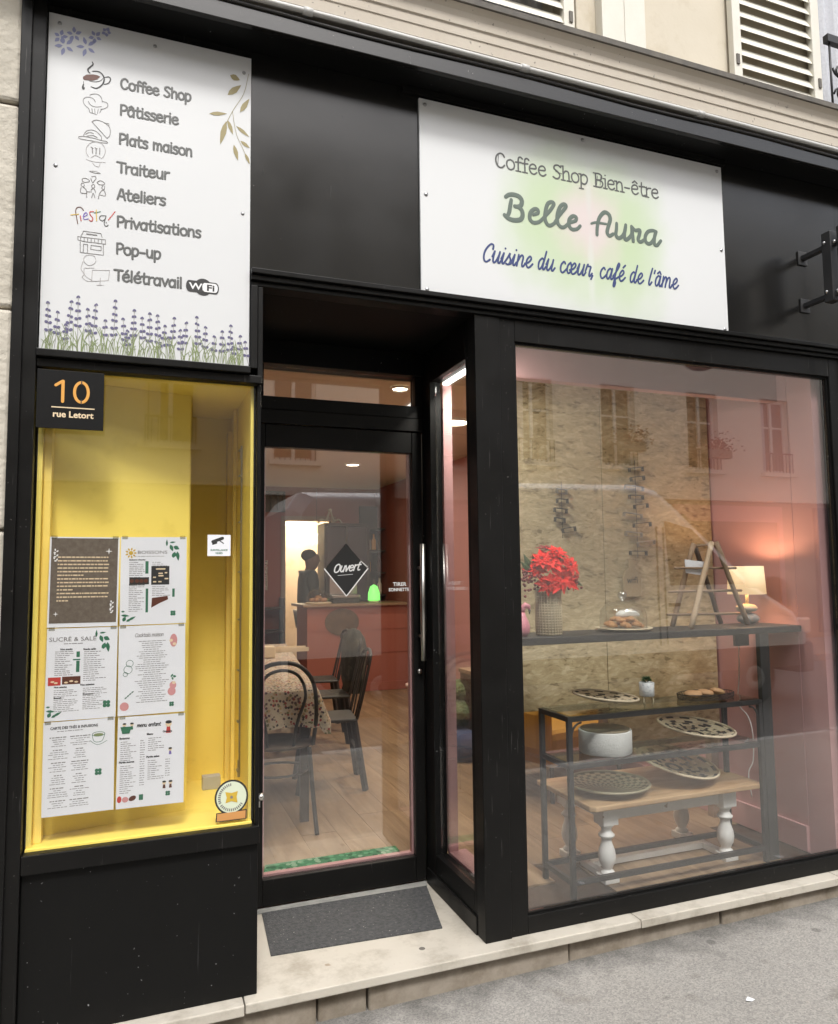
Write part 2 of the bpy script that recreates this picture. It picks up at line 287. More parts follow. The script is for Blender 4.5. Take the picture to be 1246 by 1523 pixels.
def osb():
    m = mat('oriented_strand_board', (.4, .27, .11), .75); n = m.node_tree.nodes; l = m.node_tree.links; b = n['Principled BSDF']
    tc = [x for x in n if x.type == 'TEX_COORD'][0]; mp = n.new('ShaderNodeMapping'); mp.inputs['Scale'].default_value = (1, 1, 1); l.new(tc.outputs['Object'], mp.inputs[0])
    nz = n.new('ShaderNodeTexNoise'); nz.inputs['Scale'].default_value = 7; l.new(mp.outputs[0], nz.inputs['Vector'])
    ad = n.new('ShaderNodeMix'); ad.data_type = 'RGBA'; ad.blend_type = 'LINEAR_LIGHT'; ad.inputs[0].default_value = .03; l.new(mp.outputs[0], ad.inputs[6]); l.new(nz.outputs['Color'], ad.inputs[7])
    vs = []
    for k, (sc, rot) in enumerate(((64, 0.6), (32, -.7), (95, 1.9))):
        q = n.new('ShaderNodeMapping'); q.inputs['Rotation'].default_value = (0, rot, 0); q.inputs['Scale'].default_value = (.35, 1, 1); l.new(ad.outputs[2], q.inputs[0])
        v = n.new('ShaderNodeTexVoronoi'); v.inputs['Scale'].default_value = sc; l.new(q.outputs[0], v.inputs['Vector']); s_ = n.new('ShaderNodeSeparateColor'); l.new(v.outputs['Color'], s_.inputs[0]); vs.append(s_.outputs[0])
    a = n.new('ShaderNodeMath'); a.operation = 'ADD'; l.new(vs[0], a.inputs[0]); l.new(vs[1], a.inputs[1]); a2 = n.new('ShaderNodeMath'); a2.operation = 'ADD'; l.new(a.outputs[0], a2.inputs[0]); l.new(vs[2], a2.inputs[1])
    a3 = n.new('ShaderNodeMath'); a3.operation = 'MULTIPLY'; a3.inputs[1].default_value = .333; l.new(a2.outputs[0], a3.inputs[0])
    r = n.new('ShaderNodeValToRGB'); e = r.color_ramp.elements; e[0].position = .12; e[0].color = (.26, .20, .10, 1); e[1].position = .85; e[1].color = (.68, .58, .38, 1); x = e.new(.3); x.color = (.46, .37, .21, 1); x = e.new(.6); x.color = (.56, .46, .27, 1)
    l.new(a3.outputs[0], r.inputs[0]); l.new(r.outputs[0], b.inputs['Base Color'])
    bp = n.new('ShaderNodeBump'); bp.inputs['Strength'].default_value = .5; bp.inputs['Distance'].default_value = .004; l.new(a3.outputs[0], bp.inputs['Height']); l.new(bp.outputs[0], b.inputs['Normal']); return m
M['osb'] = osb()
def wood(name, c0, c1, scale=(14, 1.2, 14), rough=.45, rnd=.25):
    m = mat(name, c0, rough); n = m.node_tree.nodes; l = m.node_tree.links; b = n['Principled BSDF']; tc = [x for x in n if x.type == 'TEX_COORD'][0]
    oi = n.new('ShaderNodeObjectInfo'); ad = n.new('ShaderNodeVectorMath'); ad.operation = 'ADD'; sc = n.new('ShaderNodeVectorMath'); sc.operation = 'SCALE'; sc.inputs[3].default_value = 20
    cb = n.new('ShaderNodeCombineXYZ'); l.new(oi.outputs['Random'], cb.inputs[0]); l.new(oi.outputs['Random'], cb.inputs[1]); l.new(cb.outputs[0], sc.inputs[0])
    l.new(tc.outputs['Object'], ad.inputs[0]); l.new(sc.outputs[0], ad.inputs[1]); mp = n.new('ShaderNodeMapping'); mp.inputs['Scale'].default_value = scale; l.new(ad.outputs[0], mp.inputs[0])
    t = n.new('ShaderNodeTexNoise'); t.inputs['Scale'].default_value = 1; t.inputs['Detail'].default_value = 8; t.inputs['Distortion'].default_value = 1.2; l.new(mp.outputs[0], t.inputs['Vector'])
    r = n.new('ShaderNodeValToRGB'); r.color_ramp.elements[0].position = .3; r.color_ramp.elements[1].position = .72; r.color_ramp.elements[0].color = (*c0, 1); r.color_ramp.elements[1].color = (*c1, 1); l.new(t.outputs['Fac'], r.inputs[0])
    h = n.new('ShaderNodeHueSaturation'); mr = n.new('ShaderNodeMapRange'); mr.inputs[3].default_value = 1 - rnd; mr.inputs[4].default_value = 1 + rnd; l.new(oi.outputs['Random'], mr.inputs[0]); l.new(mr.outputs[0], h.inputs['Value']); l.new(r.outputs[0], h.inputs['Color'])
    l.new(h.outputs[0], b.inputs['Base Color']); return m
M['plank'] = wood('laminate_oak', (.22, .14, .075), (.37, .26, .155), rnd=.12)
M['bench'] = wood('oiled_oak_top', (.40, .24, .12), (.60, .41, .23), (2, 16, 16), .5, .05)
def dots(name, base, cols, scale, thr):
    m = mat(name, base, .8); n = m.node_tree.nodes; l = m.node_tree.links; b = n['Principled BSDF']; tc = [x for x in n if x.type == 'TEX_COORD'][0]
    v = n.new('ShaderNodeTexVoronoi'); v.inputs['Scale'].default_value = scale; l.new(tc.outputs['Object'], v.inputs['Vector'])
    s_ = n.new('ShaderNodeSeparateColor'); l.new(v.outputs['Color'], s_.inputs[0]); r = n.new('ShaderNodeValToRGB'); r.color_ramp.interpolation = 'CONSTANT'; e = r.color_ramp.elements
    e[0].color = (*cols[0], 1); e[1].position = 1; e[1].color = (*cols[-1], 1)
    for i, c in enumerate(cols[1:], 1): x = e.new(i / len(cols)); x.color = (*c, 1)
    l.new(s_.outputs[0], r.inputs[0]); lt = n.new('ShaderNodeMath'); lt.operation = 'LESS_THAN'; lt.inputs[1].default_value = thr; l.new(v.outputs['Distance'], lt.inputs[0])
    x = n.new('ShaderNodeMix'); x.data_type = 'RGBA'; x.inputs[6].default_value = (*base, 1); l.new(lt.outputs[0], x.inputs[0]); l.new(r.outputs[0], x.inputs[7]); l.new(x.outputs[2], b.inputs['Base Color']); return m
M['floral'] = dots('floral_cloth', (.58, .50, .39), [(.35, .05, .05), (.04, .04, .05), (.5, .36, .2), (.14, .08, .1), (.5, .45, .36), (.2, .2, .1)], 62, .48)
M['leafmat'] = dots('green_leaf_mat', (.05, .22, .10), [(.1, .33, .17), (.02, .12, .05), (.25, .42, .28)], 34, .5)

# ------------------------------------------------------------------ print tools: strokes and type lying on a plane
def smooth(pts, n=6, closed=False):
    pts = [Vector(p) for p in pts]
    if len(pts) < 3: return pts
    L = len(pts); out = []
    for i in range(L if closed else L - 1):
        g = (lambda k: pts[k % L]) if closed else (lambda k: pts[max(0, min(L - 1, k))])
        a, b, c, d = g(i - 1), g(i), g(i + 1), g(i + 2)
        for k in range(n):
            t = k / n; out.append(.5 * ((2 * b) + (c - a) * t + (2 * a - 5 * b + 4 * c - d) * t * t + (3 * b - a - 3 * c + d) * t ** 3))
    out.append(pts[0] if closed else pts[-1]); return out
LIFT = [0]
def ribbon(mb, pts, w, at, taper=1.0, lift=.0006):
    """raised ink line: pts are 2-D (x, z) points, at(x, z, lift) turns them into 3-D"""
    L = len(pts); LIFT[0] = (LIFT[0] + 1) % 7; e = .0002 + lift + LIFT[0] * .00005; vs = []; fs = []
    ed = []
    for i, p in enumerate(pts):
        t = (pts[min(i + 1, L - 1)] - pts[max(i - 1, 0)])
        if t.length < 1e-9: t = Vector((1, 0))
        t.normalize(); q = Vector((-t.y, t.x)); h = w / 2 * (taper + (1 - taper) * math.sin(math.pi * (i + .5) / L))
        ed.append((p, t, q, h))
    for p, t, q, h in ed: vs += [at(*(p + q * h), e), at(*p, e + .0003), at(*(p - q * h), e)]
    for i in range(L - 1):
        a = i * 3; fs += [(a, a + 1, a + 4, a + 3), (a + 1, a + 2, a + 5, a + 4)]
    for end, s_ in ((0, -1), (L - 1, 1)):
        p, t, q, h = ed[end]; c = end * 3 + 1; b = len(vs); K = 5
        for k in range(1, K): a = math.pi * k / K; vs.append(at(*(p + q * h * math.cos(a) + t * s_ * h * math.sin(a)), e))
        ring = [end * 3] + list(range(b, b + K - 1)) + [end * 3 + 2]
        fs += [(c, ring[k], ring[k + 1]) for k in range(len(ring) - 1)]
    mb.add(vs, fs)
def blob(mb, poly, at, lift=.0006):
    LIFT[0] = (LIFT[0] + 1) % 7; e = .0002 + lift + LIFT[0] * .00005; mb.add([at(x, z, e) for x, z in poly], [tuple(range(len(poly)))])
def ell(cx, cz, rx, rz, n=16, rot=0):
    c, s_ = math.cos(rot), math.sin(rot)
    return [(cx + rx * math.cos(2 * math.pi * k / n) * c - rz * math.sin(2 * math.pi * k / n) * s_, cz + rx * math.cos(2 * math.pi * k / n) * s_ + rz * math.sin(2 * math.pi * k / n) * c) for k in range(n)]
G = {
 'C': (1.02, [[(.9, 1.12), (.76, 1.36), (.5, 1.42), (.2, 1.15), (.1, .7), (.2, .25), (.45, .02), (.72, .08), (.9, .3)]]),
 'o': (.9, [[(.44, 1), (.16, .82), (.09, .45), (.22, .1), (.48, 0), (.74, .18), (.8, .55), (.68, .88), (.44, 1)]]),
 'f': (.62, [[(.66, 1.32), (.5, 1.45), (.32, 1.35), (.27, 1.05), (.27, .5), (.27, 0)], [(.02, .86), (.56, .92)]]),
 'e': (.88, [[(.14, .52), (.45, .55), (.72, .62), (.66, .9), (.42, 1.0), (.16, .8), (.09, .42), (.25, .08), (.52, .0), (.78, .2)]]),
 'S': (.92, [[(.8, 1.25), (.55, 1.42), (.22, 1.3), (.18, 1.0), (.5, .75), (.72, .45), (.62, .12), (.35, 0), (.06, .14)]]),
 'h': (.88, [[(.13, 1.45), (.13, 0)], [(.13, .62), (.35, .95), (.62, .92), (.7, .6), (.71, 0)]]),
 'p': (.92, [[(.13, 1.0), (.13, -.5)], [(.13, .75), (.38, 1.0), (.7, .85), (.76, .45), (.6, .08), (.35, 0), (.15, .15)]]),
 'P': (.86, [[(.14, 1.4), (.14, 0)], [(.14, 1.36), (.5, 1.42), (.78, 1.2), (.74, .85), (.45, .65), (.16, .62)]]),
 'a': (.9, [[(.7, .8), (.45, 1.0), (.18, .82), (.09, .4), (.25, .04), (.5, .06), (.7, .35)], [(.72, 1.0), (.72, 0)]]),
 't': (.68, [[(.28, 1.38), (.26, .9), (.25, .3), (.4, .0), (.66, .1)], [(.02, .93), (.6, 1.0)]]),
 'i': (.32, [[(.14, 1.0), (.14, 0)], [(.14, 1.36), (.145, 1.37)]]),
 's': (.7, [[(.62, .88), (.42, 1.0), (.16, .88), (.18, .62), (.46, .48), (.6, .25), (.42, .0), (.04, .08)]]),
 'r': (.62, [[(.13, 1.0), (.13, 0)], [(.13, .6), (.28, .9), (.6, .97)]]),
 'l': (.34, [[(.14, 1.45), (.14, 0)]]),
 'm': (1.22, [[(.13, 1.0), (.13, 0)], [(.13, .62), (.3, .95), (.5, .92), (.58, .6), (.58, 0)], [(.58, .62), (.75, .95), (.96, .92), (1.04, .6), (1.04, 0)]]),
 'n': (.88, [[(.13, 1.0), (.13, 0)], [(.13, .62), (.35, .97), (.62, .92), (.7, .6), (.71, 0)]]),
 'T': (.84, [[(.0, 1.38), (.9, 1.38)], [(.45, 1.38), (.45, 0)]]),
 'u': (.88, [[(.12, 1), (.13, .35), (.32, .02), (.58, .1), (.7, .45)], [(.71, 1), (.72, 0)]]),
 'A': (.95, [[(.06, 0), (.4, 1.4)], [(.42, 1.4), (.58, 1.4)], [(.58, 1.4), (.86, 0)], [(.2, .45), (.76, .45)]]),
 'v': (.78, [[(.05, 1), (.37, .02)], [(.37, .02), (.72, 1)]]),
 '-': (.75, [[(.1, .5), (.6, .5)]]), ' ': (.55, []), ',': (.4, [[(.2, .1), (.08, -.25)]]), "'": (.3, [[(.15, 1.45), (.1, 1.15)]]),
 'c': (.78, [[(.66, .82), (.45, 1.0), (.18, .82), (.09, .45), (.2, .1), (.45, 0), (.68, .18)]]), 'k': (.8, [[(.13, 1.45), (.13, 0)], [(.62, .95), (.16, .45)], [(.3, .58), (.66, 0)]]),
 'B': (1.0, [[(.16, 1.4), (.16, 0)], [(.16, 1.4), (.55, 1.4), (.78, 1.2), (.7, .85), (.4, .74), (.18, .74)], [(.4, .74), (.78, .65), (.88, .35), (.7, .04), (.4, 0), (.16, 0)]]),
 'O': (1.15, [[(.55, 1.42), (.2, 1.2), (.08, .7), (.22, .15), (.55, 0), (.9, .2), (1.0, .7), (.88, 1.2), (.55, 1.42)]]),
}
for k, b, acc in (('é', 'e', [[(.4, 1.22), (.6, 1.48)]]), ('â', 'a', [[(.22, 1.2), (.45, 1.42)], [(.45, 1.42), (.68, 1.2)]]), ('ê', 'e', [[(.2, 1.2), (.44, 1.42)], [(.44, 1.42), (.68, 1.2)]])): G[k] = (G[b][0], G[b][1] + acc)
SER = {'f': [(.05, 0, .5, 0)], 'h': [(-.06, 0, .32, 0), (.5, 0, .92, 0), (-.08, 1.42, .14, 1.42)], 'p': [(-.06, -.5, .36, -.5), (-.08, 1, .14, 1)], 'B': [(-.06, 1.4, .3, 1.4), (-.06, 0, .3, 0)],
       'i': [(-.06, 0, .34, 0), (-.08, 1, .14, 1)], 'n': [(-.06, 0, .32, 0), (.5, 0, .92, 0), (-.08, 1, .14, 1)], 'r': [(-.06, 0, .36, 0), (-.08, 1, .14, 1)]}
def textwidth(t, tr=0, g=G): return sum(g[c][0] + tr for c in t) - tr
# joined handwriting: every small letter starts low left and leaves with a rising tail
H = {k: v for k, v in G.items()}
tail = lambda x: [(x, .3), (x + .04, .06), (x + .16, .02), (x + .34, .3)]
H.update({
 'u': (.92, [[(-.02, .5), (.14, 1.0)], [(.14, 1.0), (.1, .3), (.22, .0), (.42, .15), (.6, .6), (.66, 1.0)], [(.66, 1.0)] + tail(.62)]),
 'i': (.46, [[(-.02, .4), (.15, .95)], [(.15, .95)] + tail(.12), [(.22, 1.36), (.225, 1.38)]]),
 's': (.66, [[(-.05, .2), (.15, .6), (.32, 1.02), (.3, .75), (.48, .4), (.36, .02), (.1, .05)], [(.36, .02), (.56, .12), (.68, .35)]]),
 'n': (.92, [[(.1, 1.0), (.08, 0)], [(.08, .3), (.25, .8), (.45, 1.0), (.6, .8)] + tail(.58)]),
 'm': (1.3, [[(.1, 1.0), (.08, 0)], [(.08, .3), (.25, .85), (.42, .98), (.5, .7), (.48, 0)], [(.48, .3), (.65, .85), (.85, .98), (.95, .7)] + tail(.95)]),
 'e': (.74, [[(-.05, .3), (.3, .45), (.52, .78), (.36, 1.0), (.12, .7), (.1, .3), (.28, .0), (.52, .06), (.76, .35)]]),
 'c': (.72, [[(.52, .82), (.36, 1.0), (.12, .7), (.1, .3), (.28, .0), (.5, .06), (.74, .35)]]),
 'r': (.66, [[(-.02, .4), (.14, 1.08), (.2, .9), (.5, .88), (.46, .5)] + tail(.42)[1:]]),
 'a': (.86, [[(.56, .85), (.36, 1.0), (.12, .7), (.1, .25), (.26, .0), (.46, .25), (.6, .9)], [(.62, 1.0)] + tail(.58)]),
 'd': (.9, [[(.56, .85), (.36, 1.0), (.12, .7), (.1, .25), (.26, .0), (.46, .25), (.6, .9)], [(.68, 1.65), (.6, .8)] + tail(.56)]),
 'f': (.6, [[(-.05, .3), (.3, .9), (.5, 1.4), (.38, 1.6), (.25, 1.2), (.18, .2), (.14, -.5), (.26, -.62), (.34, -.3), (.26, .05), (.58, .3)]]),
 'l': (.5, [[(.3, 1.6), (.18, .8)] + tail(.12)]),
 'C': (.95, [[(.86, 1.15), (.84, 1.5), (.55, 1.55), (.2, 1.1), (.08, .6), (.18, .12), (.45, -.02), (.75, .2)]]),
})
H['é'] = (H['e'][0], H['e'][1] + [[(.36, 1.25), (.56, 1.5)]]); H['â'] = (H['a'][0], H['a'][1] + [[(.2, 1.2), (.42, 1.42)], [(.42, 1.42), (.6, 1.18)]])
H['œ'] = (1.2, [[(.36, 1.0), (.12, .7), (.1, .3), (.28, .0), (.5, .2), (.52, .6), (.36, 1.0)]] + [[(x + .44, z) for x, z in st] for st in H['e'][1]])
def write(mb, text, x0, z0, width, xh, w, at, g=G, slant=0, serif=False, slope=0):
    k = width / textwidth(text, 0, g); x = x0
    for c in text:
        adv, st = g[c]
        for s_ in st:
            ps = smooth([Vector(((px_ ) * k + slant * pz * xh, pz * xh)) for px_, pz in s_], 5)
            ribbon(mb, [Vector((x + p.x, z0 + (x - x0) * slope + p.y)) for p in ps], w, at)
        if serif and c in SER:
            for a, b, c2, d in SER[c]: ribbon(mb, [Vector((x + a * k, z0 + b * xh)), Vector((x + c2 * k, z0 + d * xh))], w * .8, at)
        x += adv * k
def write_parts(par, name, m, text, x0, z0, width, xh, w, at, g=G, slant=0, serif=False, slope=0):
    k = width / textwidth(text, 0, g); x = x0
    for word in text.split(' '):
        ww = textwidth(word, 0, g) * k; mb = MB(); write(mb, word, x, z0 + (x - x0) * slope, ww, xh, w, at, g, slant, serif, slope)
        mb.build(name, m, par, loc=-Vector(par.location)); x += ww + g[' '][0] * k
def font_mesh(text, size, align='LEFT', bold=0.0):
    cu = bpy.data.curves.new('type', 'FONT'); cu.body = text; cu.size = size; cu.align_x = align; cu.offset = bold; cu.resolution_u = 3
    o = bpy.data.objects.new('type', cu); COL.objects.link(o); dg = bpy.context.evaluated_depsgraph_get()
    me = bpy.data.meshes.new_from_object(o.evaluated_get(dg)); vs = [v.co.copy() for v in me.vertices]; fs = [tuple(p.vertices) for p in me.polygons]
    bpy.data.objects.remove(o); bpy.data.curves.remove(cu); bpy.data.meshes.remove(me); return vs, fs
def typeset(mb, text, x, z, size, at, align='LEFT', sx=1, bold=0.0, lift=.0012):
    vs, fs = font_mesh(text, size, align, bold); mb.add([at(x + v.x * sx, z + v.y, lift) for v in vs], fs)
# ================================================================== STREET
def surf(name, m, x0, x1, y0, y1, z0, z1): return struct(Bx(x0, x1, y0, y1, z0, z1).build(name, m))
pv = MB(); NX = 60
pv.add([(-12 + 40 * i / NX, y, .0125 * (-12 + 40 * i / NX - .7) + .022) for i in range(NX + 1) for y in (-2.35, .3)], [(2 * i, 2 * i + 2, 2 * i + 3, 2 * i + 1) for i in range(NX)])
pv.add([(-12, -2.35, -.6), (28, -2.35, -.6), (28, .3, -.6), (-12, .3, -.6)], [(0, 1, 2, 3)])
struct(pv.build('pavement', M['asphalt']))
for i in range(10): struct(Bx(-6 + i * 1.5, -4.506 + i * 1.5, -2.5, -2.352, -.5, .0125 * (-6 + i * 1.5 - .7) + .014).build('kerb', M['kerb'], bevel=.01))
surf('road', M['road'], -40, 60, -7.5, -2.4, -.4, -.13); surf('opposite_pavement', M['asphalt'], -40, 60, -10.2, -7.5, -.4, -.01)
surf('ground', M['road'], -120, 140, -120, 90, -1.2, -.45)
for (x, y, s_, a, lb) in ((2.04, -.50, .022, .4, 'small white paper scrap on the pavement right of the doorway'), (3.15, -.36, .03, 1.1, 'larger white paper scrap on the pavement at the right edge of the picture'), (.93, -.22, .014, 2.2, 'tiny white paper scrap by the plinth below the doorstep')):
    z = .0125 * (x - .7) + .024; p = MB(); p.add([(s_ * math.cos(a + k) * (1 if k % 2 else .5), s_ * .6 * math.sin(a + k), .001 + .002 * (k % 2)) for k in range(6)], [(0, 1, 2, 3, 4, 5)])
    p.add([(s_ * .6 * math.cos(a + k) * (1 if k % 2 else .5), s_ * .4 * math.sin(a + k), .004) for k in range(6)], [(0, 1, 2, 3, 4, 5)])
    tag(p.build('paper_scrap', M['paper'], loc=(x, y, z)), lb, 'litter')
# stone step: slabs and the plinth under them
step = thing('doorstep', 'pale limestone doorstep and sill course running under the black shopfront', 'doorstep', (.7, 0, 0))
def wb(mb, name, m, par, bevel=0, label=None, stuff=False): return mb.build(name, m, par, bevel, label, -Vector(par.location), stuff)
xs = [-.42, .352, 1.92, 3.02, 4.3, 5.6]
for i in range(5):
    a, b = xs[i] + .002, xs[i + 1] - .002
    if i == 1: wb(MB().prism([(a, -.062), (b, -.062), (b, .02), (1.30, .02), (1.30, .70), (.40, .70), (.40, .02), (a, .02)], .115, .147, 'z'), 'slab', M['slab'], step, .004)
    else: wb(Bx(a, b, -.066 if i == 0 else -.06, .02, .112 if i else .112, .1465), 'slab', M['slab'], step, .004)
xs = [-.42, .15, .60, .78, 1.60, 2.35, 3.2, 4.4, 5.6]
for i in range(8): wb(Bx(xs[i] + .003, xs[i + 1] - .003, -.028 - .006 * (i % 2), .03, -.1, .1115), 'plinth_block', M['plinth'], step, .008)
wb(MB().lathe([(.012, .1472), (.011, .1478), (.004, .148)], 14, (1.02, .06, 0)), 'floor_bolt', M['grime'], step)
# outside mat
dm = thing('doormat', 'grey flecked doormat let into the pale stone step before the door', 'doormat', (.84, .38, .147))
mt = MB(); mt.prism([(.482, .215), (1.150, .175), (1.235, .565), (.505, .575)], .1475, .152, 'z'); wb(mt, 'mat', M['doormat'], dm)
wb(MB().prism([(.44, .575), (1.24, .567), (1.255, .62), (.44, .62)], .1475, .150, 'z'), 'threshold_strip', mat('worn_grey_stone', (.2, .2, .185), .85, noise=(18, .2, (.33, .32, .29))), dm)

# ================================================================== THE BUILDING
bld = thing('apartment_building', 'cream stone apartment building rising above the black shopfront', 'building', (2.5, 0, 3.6))
prof = [(-.10, 3.605), (-.150, 3.608), (-.152, 3.652), (-.156, 3.655), (-.157, 3.690), (-.163, 3.694), (-.166, 3.725), (-.174, 3.744), (-.190, 3.762), (.1, 3.762), (.1, 3.605)]
wb(MB().prism(prof, -1.4, 6.2, 'x'), 'cornice', M['cornice'], bld)
wb(MB().prism([(-.198, 3.764), (-.2, 3.786), (-.05, 3.81), (.1, 3.81), (.1, 3.764)], -1.4, 6.2, 'x'), 'ledge', M['grime'], bld)
# upper wall with the two window openings
WX = ((.95, 1.79), (3.262, 4.1))
seg = [(-1.4, .95), (1.79, 3.262), (4.1, 6.2)]
uw = MB()
for a, b in seg: uw.box(a, b, .02, .45, 3.8, 7.3)
for a, b in WX: uw.box(a, b, .02, .45, 5.7, 7.3); uw.box(a, b, .36, .45, 3.8, 5.7)
wb(uw, 'wall', M['render'], bld)
for a_, b_ in ((3.20, 3.262), (1.791, 1.86), (.88, .949)): wb(Bx(a_, b_, .005, .0195, 3.811, 5.8), 'window_surround', M['render'], bld, .004)
for a, b in WX:
    w = wb(MB().box(a, a + .06, .2, .26, 3.81, 5.7).box(b - .06, b, .2, .26, 3.81, 5.7).box(a + .06, b - .06, .2, .26, 3.81, 3.9).box((a + b) / 2 - .035, (a + b) / 2 + .035, .2, .26, 3.9, 5.7), 'window', M['shutter'], bld)
    c = Bx(a + .06, b - .06, .222, .23, 3.9, 5.7).build('pane', M['room'], w)
    cu = MB(); n = 40; x0, x1 = a + .07, b - .07
    cu.add([(x0 + (x1 - x0) * i / n, .20 + .014 * math.sin(i * 1.1), z) for i in range(n + 1) for z in (3.92, 5.68)], [(2 * i, 2 * i + 2, 2 * i + 3, 2 * i + 1) for i in range(n)])
    cu.build('curtain', M['curtain'], w).location = (0, .035 - .06, 0)
slat_me = MB().prism([(-.011, -.028), (.011, .020), (.013, .026), (-.009, -.022)], 0, .50, 'x').mesh('slat', M['shutter'])
def shutter(x0, x1, y, label, dz=0):
    s_ = MB(); z0, z1 = 3.835, 5.65
    s_.box(x0, x0 + .05, y - .018, y + .018, z0, z1).box(x1 - .055, x1, y - .018, y + .018, z0, z1).box(x0 + .05, x1 - .055, y - .018, y + .018, z0, z0 + .085).box(x0 + .05, x1 - .055, y - .018, y + .018, z1 - .08, z1)
    o = wb(s_, 'shutter', M['shutter'], bld, .003, label); k = 0; z = z0 + .12
    while z < z1 - .1:
        sl = child('slat', slat_me, o, (x0 + .05, y, z), (0, 0, 0), ((x1 - x0 - .105) / .5, 1, 1)); z += .067
    for hx in (x0 + .012, x1 - .03): wb(Bx(hx, hx + .018, y - .024, y - .018, 4.0, 4.05), 'hinge', M['grime'], bld)
shutter(2.66, 3.238, -.012, 'folded-back louvred shutter beside the railed window'); shutter(1.17, 1.786, .03, 'closed louvred shutter over the dark window'); 
wb(MB().box(1.90, 2.02, -.035, .02, 3.82, 5.65).box(2.025, 2.14, -.03, .02, 3.82, 5.65), 'shutter_edge', M['shutter'], bld, .004)
rl = MB(); rl.box(3.27, 4.09, -.05, -.02, 4.26, 4.30).box(3.27, 4.09, -.045, -.025, 3.86, 3.88)
for i in range(6):
    x = 3.30 + i * .15
    for sgn in (-1, 1):
        for zc, s2 in ((3.97, 1), (4.15, -1)):
            rl.tube([(x + .06 + sgn * .05 * (1 - t / 10) * math.cos(t * .62), -.035, zc + s2 * .05 * (1 - t / 12) * math.sin(t * .62) + s2 * .02) for t in range(11)], .006, 5)
    rl.tube([(x - .005, -.035, 3.87), (x - .005, -.035, 4.27)], .006, 5)
wb(rl, 'railing', M['iron'], bld)
rest = MB().box(5.6, 14, -.02, .4, -.2, 7.3).box(-14, -1.45, -.02, .4, -.2, 7.3).box(-14, 14, .451, 9, 3.82, 7.3).box(-14, 14, 8.6, 9, -.2, 3.8)
wb(rest, 'building_mass', M['render'], bld)
pier = thing('stone_pier', 'rough pale limestone pier left of the black shopfront', 'wall', (-.9, 0, 0))
zc = [-.1, .31, 1.0, 1.70, 2.41, 3.10, 3.6]
for i in range(6): wb(Bx(-1.45, -.392, -.035 - .006 * (i % 2), .4, zc[i] + .004, zc[i + 1] - .004), 'stone_block', M['stone'], pier, .012)
wb(Bx(-1.44, -.40, -.02, .39, -.1, 3.6), 'mortar', M['plinth'], pier)
pp = thing('conduit_pipe', 'thin white conduit pipe clipped under the stone cornice', 'pipe', (2, -.155, 3.585))
wb(MB().tube([(-1.3 + i * .5, -.157, 3.586 + .0015 * math.sin(i * 2)) for i in range(15)], .0105, 10), 'pipe', M['pipe'], pp)
for x in (-.7, .52, 1.41, 2.30, 3.2, 4.1): wb(MB().tube([(x, -.157, 3.586), (x + .035, -.157, 3.586)], .0145, 10).box(x + .01, x + .022, -.157, -.13, 3.583, 3.606), 'clip', M['pipe'], pp)
cab = MB(); cab.tube([(-1.3 + i * .25, -.146, 3.560 + .004 * math.sin(i * 1.3)) for i in range(29)], .006, 6)
tag(cab.build('black_cable', M['black_in']), 'thin black cable running under the white conduit above the signs', 'cable')

# ================================================================== SHOPFRONT
sf = thing('shopfront', 'black painted shopfront with large window, recessed door and fascia', 'shopfront', (1.4, 0, .147))
bk = M['black']
def sfp(mb, name, m=None, bevel=.0025, label=None): return wb(mb, name, m or bk, sf, bevel, label)
sfp(Bx(-.385, -.322, -.035, .1, .147, 3.5), 'left_post'); sfp(Bx(-.395, -.362, -.05, -.036, .147, 3.5), 'post_moulding')
sfp(Bx(-.321, .358, .002, .06, 2.29, 3.5), 'fascia_panel', M['fascia'], 0); sfp(Bx(.3585, 1.90, .0, .06, 2.655, 3.5), 'fascia_panel', M['fascia'], 0); sfp(Bx(1.903, 3.30, .0, .06, 2.655, 3.5), 'fascia_panel', M['fascia'], 0); sfp(Bx(3.304, 5.6, .002, .06, 2.655, 3.5), 'fascia_panel', M['fascia'], 0)
sfp(Bx(-.40, 5.6, -.142, -.118, 3.492, 3.556), 'lip_board', M['fascia']); sfp(Bx(-.40, 5.6, -.117, .06, 3.501, 3.552), 'soffit_board', M['black_low'], 0)
sfp(Bx(.95, 2.58, -.02, -.001, 3.470, 3.4995), 'soffit_strip', M['fascia'], 0)
sfp(Bx(-.321, .357, -.05, .03, 2.262, 2.287), 'beam_moulding'); sfp(Bx(-.321, .40, -.03, .03, 2.232, 2.260), 'display_head')
sfp(Bx(.36, .385, -.022, .06, 2.288, 2.594), 'jamb_moulding'); sfp(Bx(.3865, .405, -.012, .06, 2.262, 2.594), 'jamb_moulding')
sfp(Bx(.36, 5.6, -.040, .06, 2.634, 2.653), 'transom_moulding'); sfp(Bx(.36, 5.6, -.026, .06, 2.614, 2.632), 'transom_moulding'); sfp(Bx(.36, 5.6, -.012, .06, 2.596, 2.612), 'transom_moulding')
sfp(Bx(-.321, .40, -.032, .62, .642, .700), 'display_sill'); sfp(Bx(-.321, .398, -.012, .62, .147, .639), 'lower_panel', M['black_low'])
sfp(Bx(.386, .40, -.012, .012, .7005, 2.2315), 'display_post'); sfp(Bx(.380, .40, .013, .62, .7005, 2.2315), 'recess_side', M['black_low'], 0)
sfp(Bx(.36, .3995, .0605, .70, 2.262, 2.5995), 'recess_side', M['black_low'], 0); sfp(Bx(.36, 1.36, .0705, .72, 2.60, 2.66), 'recess_ceiling', M['black_low'], 0)
